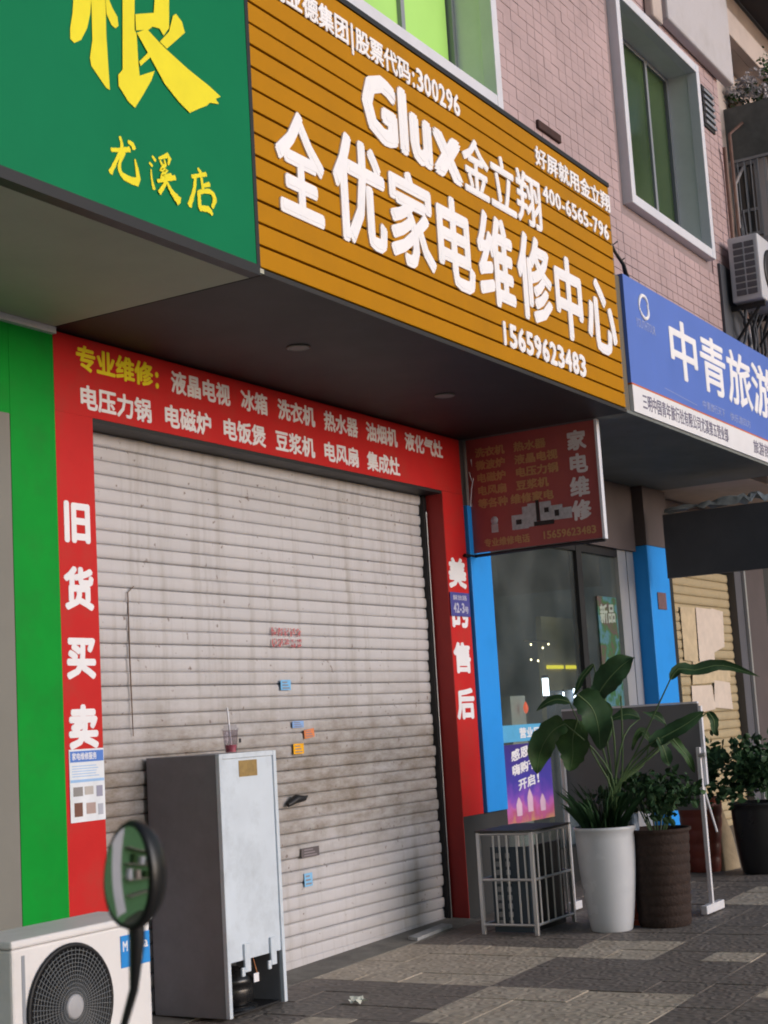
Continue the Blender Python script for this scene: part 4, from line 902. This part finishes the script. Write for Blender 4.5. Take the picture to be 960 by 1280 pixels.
# ------------------------------------------------------------------ potted plants
def tall_pot(name, lab, x, y, r0, r1, h, m, grp=None, ribs=0, rim=.02):
    t = thing(name, lab, 'potted plant', (x, y, gz(x)), grp)
    z = gz(x); pr = [(r0*.96, 0), (r0, .01)]
    if ribs:
        for k in range(ribs):
            f0 = (k+.1)/ribs; f1 = (k+.8)/ribs
            for f_, d in ((f0, .0), (f0+.1/ribs, .004), (f1, .004), (f1+.1/ribs, 0)): pr.append((r0+(r1-r0)*f_+d, .01+(h-.05)*f_))
    else:
        for k in range(1, 9):
            f_ = k/9; pr.append((r0+(r1-r0)*(math.sin(f_*math.pi/2)**.9), h*f_))
    pr += [(r1, h-.03), (r1+rim, h-.02), (r1+rim, h), (r1-.005, h), (r1-.012, h-.06), (r1-.03, h-.07)]
    obj('pot', MB().lathe((x, y, z), pr, 36), m, t)
    obj('soil', MB().lathe((x, y, z+h-.065), [(r1-.02, 0), (r1*.5, .02), (.001, .025)], 20), m_soil, t)
    return t
WP = tall_pot('potted_bird_of_paradise', 'large leaved plant in a tall glossy white pot', 10.37, -1.345, .15, .215, .735, mat('white_glazed_pot', (.56, .58, .62), .25, .05, 3, spec=.5, dirt=(.4, .41, .43), damt=.4), rim=.012)
LV = [([(10.139,-1.465,1.613),(10.17,-1.548,1.722),(10.212,-1.644,1.818),(10.254,-1.73,1.875)],.115),
([(10.354,-1.949,1.7),(10.377,-2.007,1.77),(10.437,-2.103,1.752),(10.508,-2.229,1.778),(10.574,-2.335,1.759),(10.684,-2.497,1.679)],.055),
([(10.038,-1.245,1.428),(9.995,-1.159,1.377),(9.965,-1.075,1.251),(9.966,-1.029,1.082)],.130),
([(10.134,-1.251,1.58),(10.087,-1.18,1.608),(10.048,-1.107,1.584),(10.014,-1.036,1.531)],.040),
([(9.974,-1.39,1.631),(10.035,-1.466,1.53),(10.072,-1.488,1.386),(10.092,-1.478,1.228)],.13),
([(10.129,-1.306,1.451),(10.123,-1.261,1.327),(10.134,-1.245,1.196),(10.132,-1.212,1.089)],.135),
([(10.318,-1.766,1.251),(10.38,-1.886,1.311),(10.442,-2.007,1.377),(10.499,-2.126,1.46)],.075),
([(10.315,-1.831,1.294),(10.347,-1.859,1.201),(10.364,-1.87,1.132),(10.377,-1.879,1.086)],.049),
([(10.409,-1.892,1.299),(10.452,-1.94,1.21),(10.489,-1.98,1.133),(10.522,-2.006,1.028)],.043),
([(10.456,-1.654,1.435),(10.409,-1.583,1.469),(10.365,-1.505,1.451),(10.329,-1.436,1.421)],.046),
([(10.509,-1.826,1.384),(10.474,-1.783,1.439),(10.442,-1.735,1.46),(10.414,-1.693,1.48)],.034),
([(10.478,-1.705,1.276),(10.445,-1.668,1.342),(10.425,-1.623,1.299),(10.418,-1.587,1.209)],.037),
([(10.218,-1.426,1.845),(10.185,-1.345,1.758),(10.174,-1.305,1.68),(10.162,-1.267,1.613)],.026),
([(10.855,-2.03,1.451),(10.881,-2.058,1.39),(10.891,-2.055,1.32),(10.907,-2.069,1.272)],.040),
([(10.212,-1.38,1.571),(10.262,-1.439,1.486),(10.289,-1.448,1.353),(10.284,-1.409,1.24)],.086)]
def cat(pts, t):
    pts = [Vector(p) for p in pts]; n = len(pts)-1; s = min(int(t*n), n-1); u = t*n-s
    p0, p1, p2, p3 = pts[max(s-1, 0)], pts[s], pts[s+1], pts[min(s+2, n)]
    return .5*((2*p1)+(p2-p0)*u+(2*p0-5*p1+4*p2-p3)*u*u+(3*p1-p0-3*p2+p3)*u**3)
def blade(pts, hw, nh=(-.75, -.6, .25), seg=14, fold=.28, wave=.0, rd=random):
    mb = MB(); nh = Vector(nh).normalized(); vs = []
    ph = rd.uniform(0, 6)
    for i in range(seg+1):
        t = i/seg; p = cat(pts, t); d = (cat(pts, min(1, t+.04))-cat(pts, max(0, t-.04))).normalized()
        s = d.cross(nh).normalized(); nn = s.cross(d).normalized()
        wd = hw*(math.sin(math.pi*min(1, (t**.85)*.94+.06))**.8)*(1-.25*t)*rd.uniform(.88, 1.08)
        wv = hw*.32*math.sin(t*8+ph)
        vs += [p+s*wd+nn*(fold*wd+wv), p+s*wd*.5+nn*(fold*.35*wd+wv*.3), p, p-s*wd*.5+nn*(fold*.35*wd-wv*.3), p-s*wd+nn*(fold*wd-wv)]
    mb.add(vs, [(i*5+j, i*5+j+1, i*5+j+6, i*5+j+5) for i in range(seg) for j in range(4)], True); return mb
rdl = random.Random(5)
for i, (pts, hw) in enumerate(LV):
    obj('leaf', blade(pts, hw, (-.75+rdl.uniform(-.3, .3), -.6+rdl.uniform(-.3, .3), .3+rdl.uniform(-.2, .3)), rd=rdl), (m_leaf, m_leaf, m_leaf2)[i % 3], WP)
    lf = COL.objects[-1]
    obj('midrib', MB().tube([cat(pts, k/10) for k in range(11)], [.006-.0005*k for k in range(11)], 5), mat('pale_midrib', (.10, .16, .06), .55), lf)
ST = [[(10.284,-1.527,.951),(10.265,-1.58,1.262),(10.228,-1.612,1.603)],[(10.275,-1.512,.952),(10.33,-1.688,1.254),(10.354,-1.949,1.701)],[(10.263,-1.493,.953),(10.172,-1.411,1.216),(10.038,-1.245,1.428)],
[(10.269,-1.502,.952),(10.311,-1.625,1.144),(10.318,-1.766,1.251)],[(10.257,-1.474,.926),(10.157,-1.387,1.218),(10.134,-1.251,1.58)],[(10.26,-1.496,.981),(10.266,-1.597,1.318),(10.456,-1.654,1.435)],
[(10.248,-1.46,.927),(10.187,-1.453,1.271),(9.974,-1.39,1.631)],[(10.281,-1.53,.979),(10.338,-1.677,1.169),(10.315,-1.831,1.294)],[(10.269,-1.502,.952),(10.211,-1.537,1.436),(10.139,-1.465,1.613)],
[(10.28,-1.5,.95),(10.36,-1.7,1.15),(10.409,-1.892,1.299)],[(10.27,-1.48,.95),(10.2,-1.38,1.2),(10.129,-1.306,1.451)],[(10.29,-1.5,.95),(10.5,-1.75,1.2),(10.509,-1.826,1.384)],[(10.29,-1.5,.95),(10.45,-1.65,1.1),(10.478,-1.705,1.276)],[(10.28,-1.5,.95),(10.7,-1.85,1.3),(10.855,-2.03,1.451)],[(10.26,-1.48,.95),(10.23,-1.42,1.3),(10.212,-1.38,1.571)],[(10.26,-1.48,.95),(10.25,-1.45,1.5),(10.218,-1.426,1.845)]]
for s in ST:
    base = (10.36+rdl.uniform(-.06, .06), -1.355+rdl.uniform(-.06, .06), .61)
    q = [base]+s; obj('stem', MB().tube([cat(q, k/9) for k in range(10)], [.011-.0007*k for k in range(10)], 6), m_stem, WP)
mb = MB()
for k in range(150):
    a = rdl.uniform(0, 6.28); r_ = rdl.uniform(.02, .17); b = Vector((10.37+r_*math.cos(a), -1.345+r_*math.sin(a), .62)); L = rdl.uniform(.12, .42)
    d = Vector((math.cos(a)*rdl.uniform(0, .6), math.sin(a)*rdl.uniform(0, .6), 1)).normalized()
    m2 = blade([b, b+d*L*.5, b+d*L+Vector((math.cos(a), math.sin(a), -.3))*L*.25], rdl.uniform(.008, .02), (math.sin(a), -math.cos(a), .2), seg=3, rd=rdl); mb.add(m2.v, m2.f, True)
obj('undergrowth', mb, m_leaf, WP)

BRP = tall_pot('potted_shrub', 'low leafy shrub in a ribbed dark brown pot', 10.62, -1.655, .185, .22, .69, mat('dark_brown_wicker', (.040, .026, .022), .8, .4, 25, spec=.2, bump=.6, bscale=60), ribs=9)
obj('foliage', shrub(MB(), (10.62, -1.64, .86), .26, .26, .16, 650, .06, 3), m_leaf, BRP); obj('young_leaves', shrub(MB(), (10.70, -1.72, .82), .22, .22, .14, 200, .055, 4), m_leaf2, BRP)
mb = MB()
for k in range(9): a = k*.7; mb.tube([(10.62+.05*math.cos(a), -1.655+.05*math.sin(a), .60), (10.62+.16*math.cos(a), -1.655+.16*math.sin(a), .88)], .006, 5)
obj('stem', mb, m_stem, BRP)
RP2 = tall_pot('potted_shrub', 'leafy shrub in a red brown pot behind the white stand', 13.55, -.93, .15, .20, .66, mat('red_brown_glaze', (.20, .045, .03), .4, .25, 8), ribs=5)
obj('foliage', shrub(MB(), (13.55, -.95, .94), .26, .26, .24, 450, .08, 8), m_leaf, RP2); obj('young_leaves', shrub(MB(), (13.6, -1.0, .90), .22, .2, .2, 120, .08, 9), m_leaf2, RP2)
DP = tall_pot('potted_shrub', 'bushy shrub in a dark glazed pot at the right edge', 13.45, -1.52, .19, .25, .62, mat('black_glaze', (.016, .017, .018), .3, .2, 8, spec=.5))
obj('foliage', shrub(MB(), (13.45, -1.52, .88), .40, .4, .26, 1100, .075, 12), m_leaf, DP)
mb = MB()
for k in range(3): mb.lathe((13.28, -1.71, .22+k*.11), [(.01, -.03), (.03, 0), (.012, .035)], 8)
obj('gold_ornament', mb, mat('dull_gold', (.30, .22, .06), .5, .4, 30), DP)
mb = MB().add([(13.56,-1.12,.0),(13.78,-1.20,.0),(13.80,-1.08,.0),(13.58,-1.0,.0),(13.555,-1.10,.35),(13.75,-1.16,.3),(13.76,-1.06,.3),(13.58,-1.0,.33),(13.62,-1.07,.68),(13.66,-1.08,.66),(13.655,-1.04,.64),(13.62,-1.03,.66)],
    [(0,3,2,1),(0,1,5,4),(1,2,6,5),(2,3,7,6),(3,0,4,7),(4,5,9,8),(5,6,10,9),(6,7,11,10),(7,4,8,11),(8,9,10,11)])
tag(obj('pointed_stone', mb, mat('pale_stone', (.34, .27, .18), .9, .25, 8, bump=.5, bscale=25), bev=.015), 'pointed pale stone slab standing between the far pots', 'stone')
TC = thing('traffic_cone', 'orange traffic cone squeezed between the white and brown pots', 'cone', (10.74, -1.42, gz(10.7)))
m_con = mat('orange_rubber', (.55, .11, .05), .5, .15, 10)
obj('cone', MB().lathe((10.74, -1.42, gz(10.74)), [(.13, .03), (.125, .05), (.035, .62), (.02, .63), (.001, .63)], 20), m_con, TC)
obj('base', MB().box(10.56, 10.92, -1.60, -1.24, gz(10.56), gz(10.92)+.03), m_con, TC, bev=.01)
# litter
mb = MB(); rd = random.Random(2)
c = Vector((7.70, -.86, gz(7.7)+.02)); vs = []
for i in range(5):
    for j in range(5): vs.append(c+Vector(((i-2)*.02+rd.uniform(-.012, .012), (j-2)*.022+rd.uniform(-.012, .012), rd.uniform(-.014, .028))))
mb.add(vs, [(i*5+j, i*5+j+1, i*5+j+6, i*5+j+5) for i in range(4) for j in range(4)])
tag(obj('crumpled_paper', mb, mat('scrap_paper', (.62, .64, .56), .8)), 'crumpled white paper scrap on the dark paving', 'litter')
tag(obj('plank', MB().add([(9.72,-.10,gz(9.72)+.006),(10.30,-.07,gz(10.3)+.008),(10.30,.02,gz(10.3)+.012),(9.74,-.01,gz(9.72)+.01),(9.72,-.10,gz(9.72)+.028),(10.30,-.07,gz(10.3)+.032),(10.30,.02,gz(10.3)+.036),(9.74,-.01,gz(9.72)+.032)], [(0,3,2,1),(4,5,6,7),(0,1,5,4),(1,2,6,5),(2,3,7,6),(3,0,4,7)]), mat('worn_white_paint', (.36, .37, .38), .7, .3, 14)), 'worn white plank lying on the doorstep by the right post', 'plank')
tag(obj('packaging_bag', MB().box(10.50, 10.60, -1.53, -1.48, .62, .75), mat('pale_blue_bag', (.30, .38, .52), .4, .3, 25), bev=.02), 'small pale blue bag tucked between the white and brown pots', 'bag')

# buildings over the road, seen only as reflections in the glass
for k, (x0, x1, h) in enumerate(((46, 68, 16), (69, 96, 20))):
    ob = thing('opposite_building', ('lower' if k == 0 else 'taller')+' dark building across the road reflected in the shop glass', 'building', (x0, -24, -.2))
    box('wall', x0, x1, -34, -24, -.5, h, mat('far_grey_wall', (.5, .53, .55), .8), ob)
    for j in range(4):
        for i in range(5): box('window', x0+1.5+i*4, x0+3.5+i*4, -24.0, -23.95, 2+j*3.6, 3.8+j*3.6, m_sash, ob)

SC.cycles.use_denoising = True
SC.cycles.max_bounces = 8; SC.cycles.transparent_max_bounces = 12
SC.cycles.filter_width = 1.9
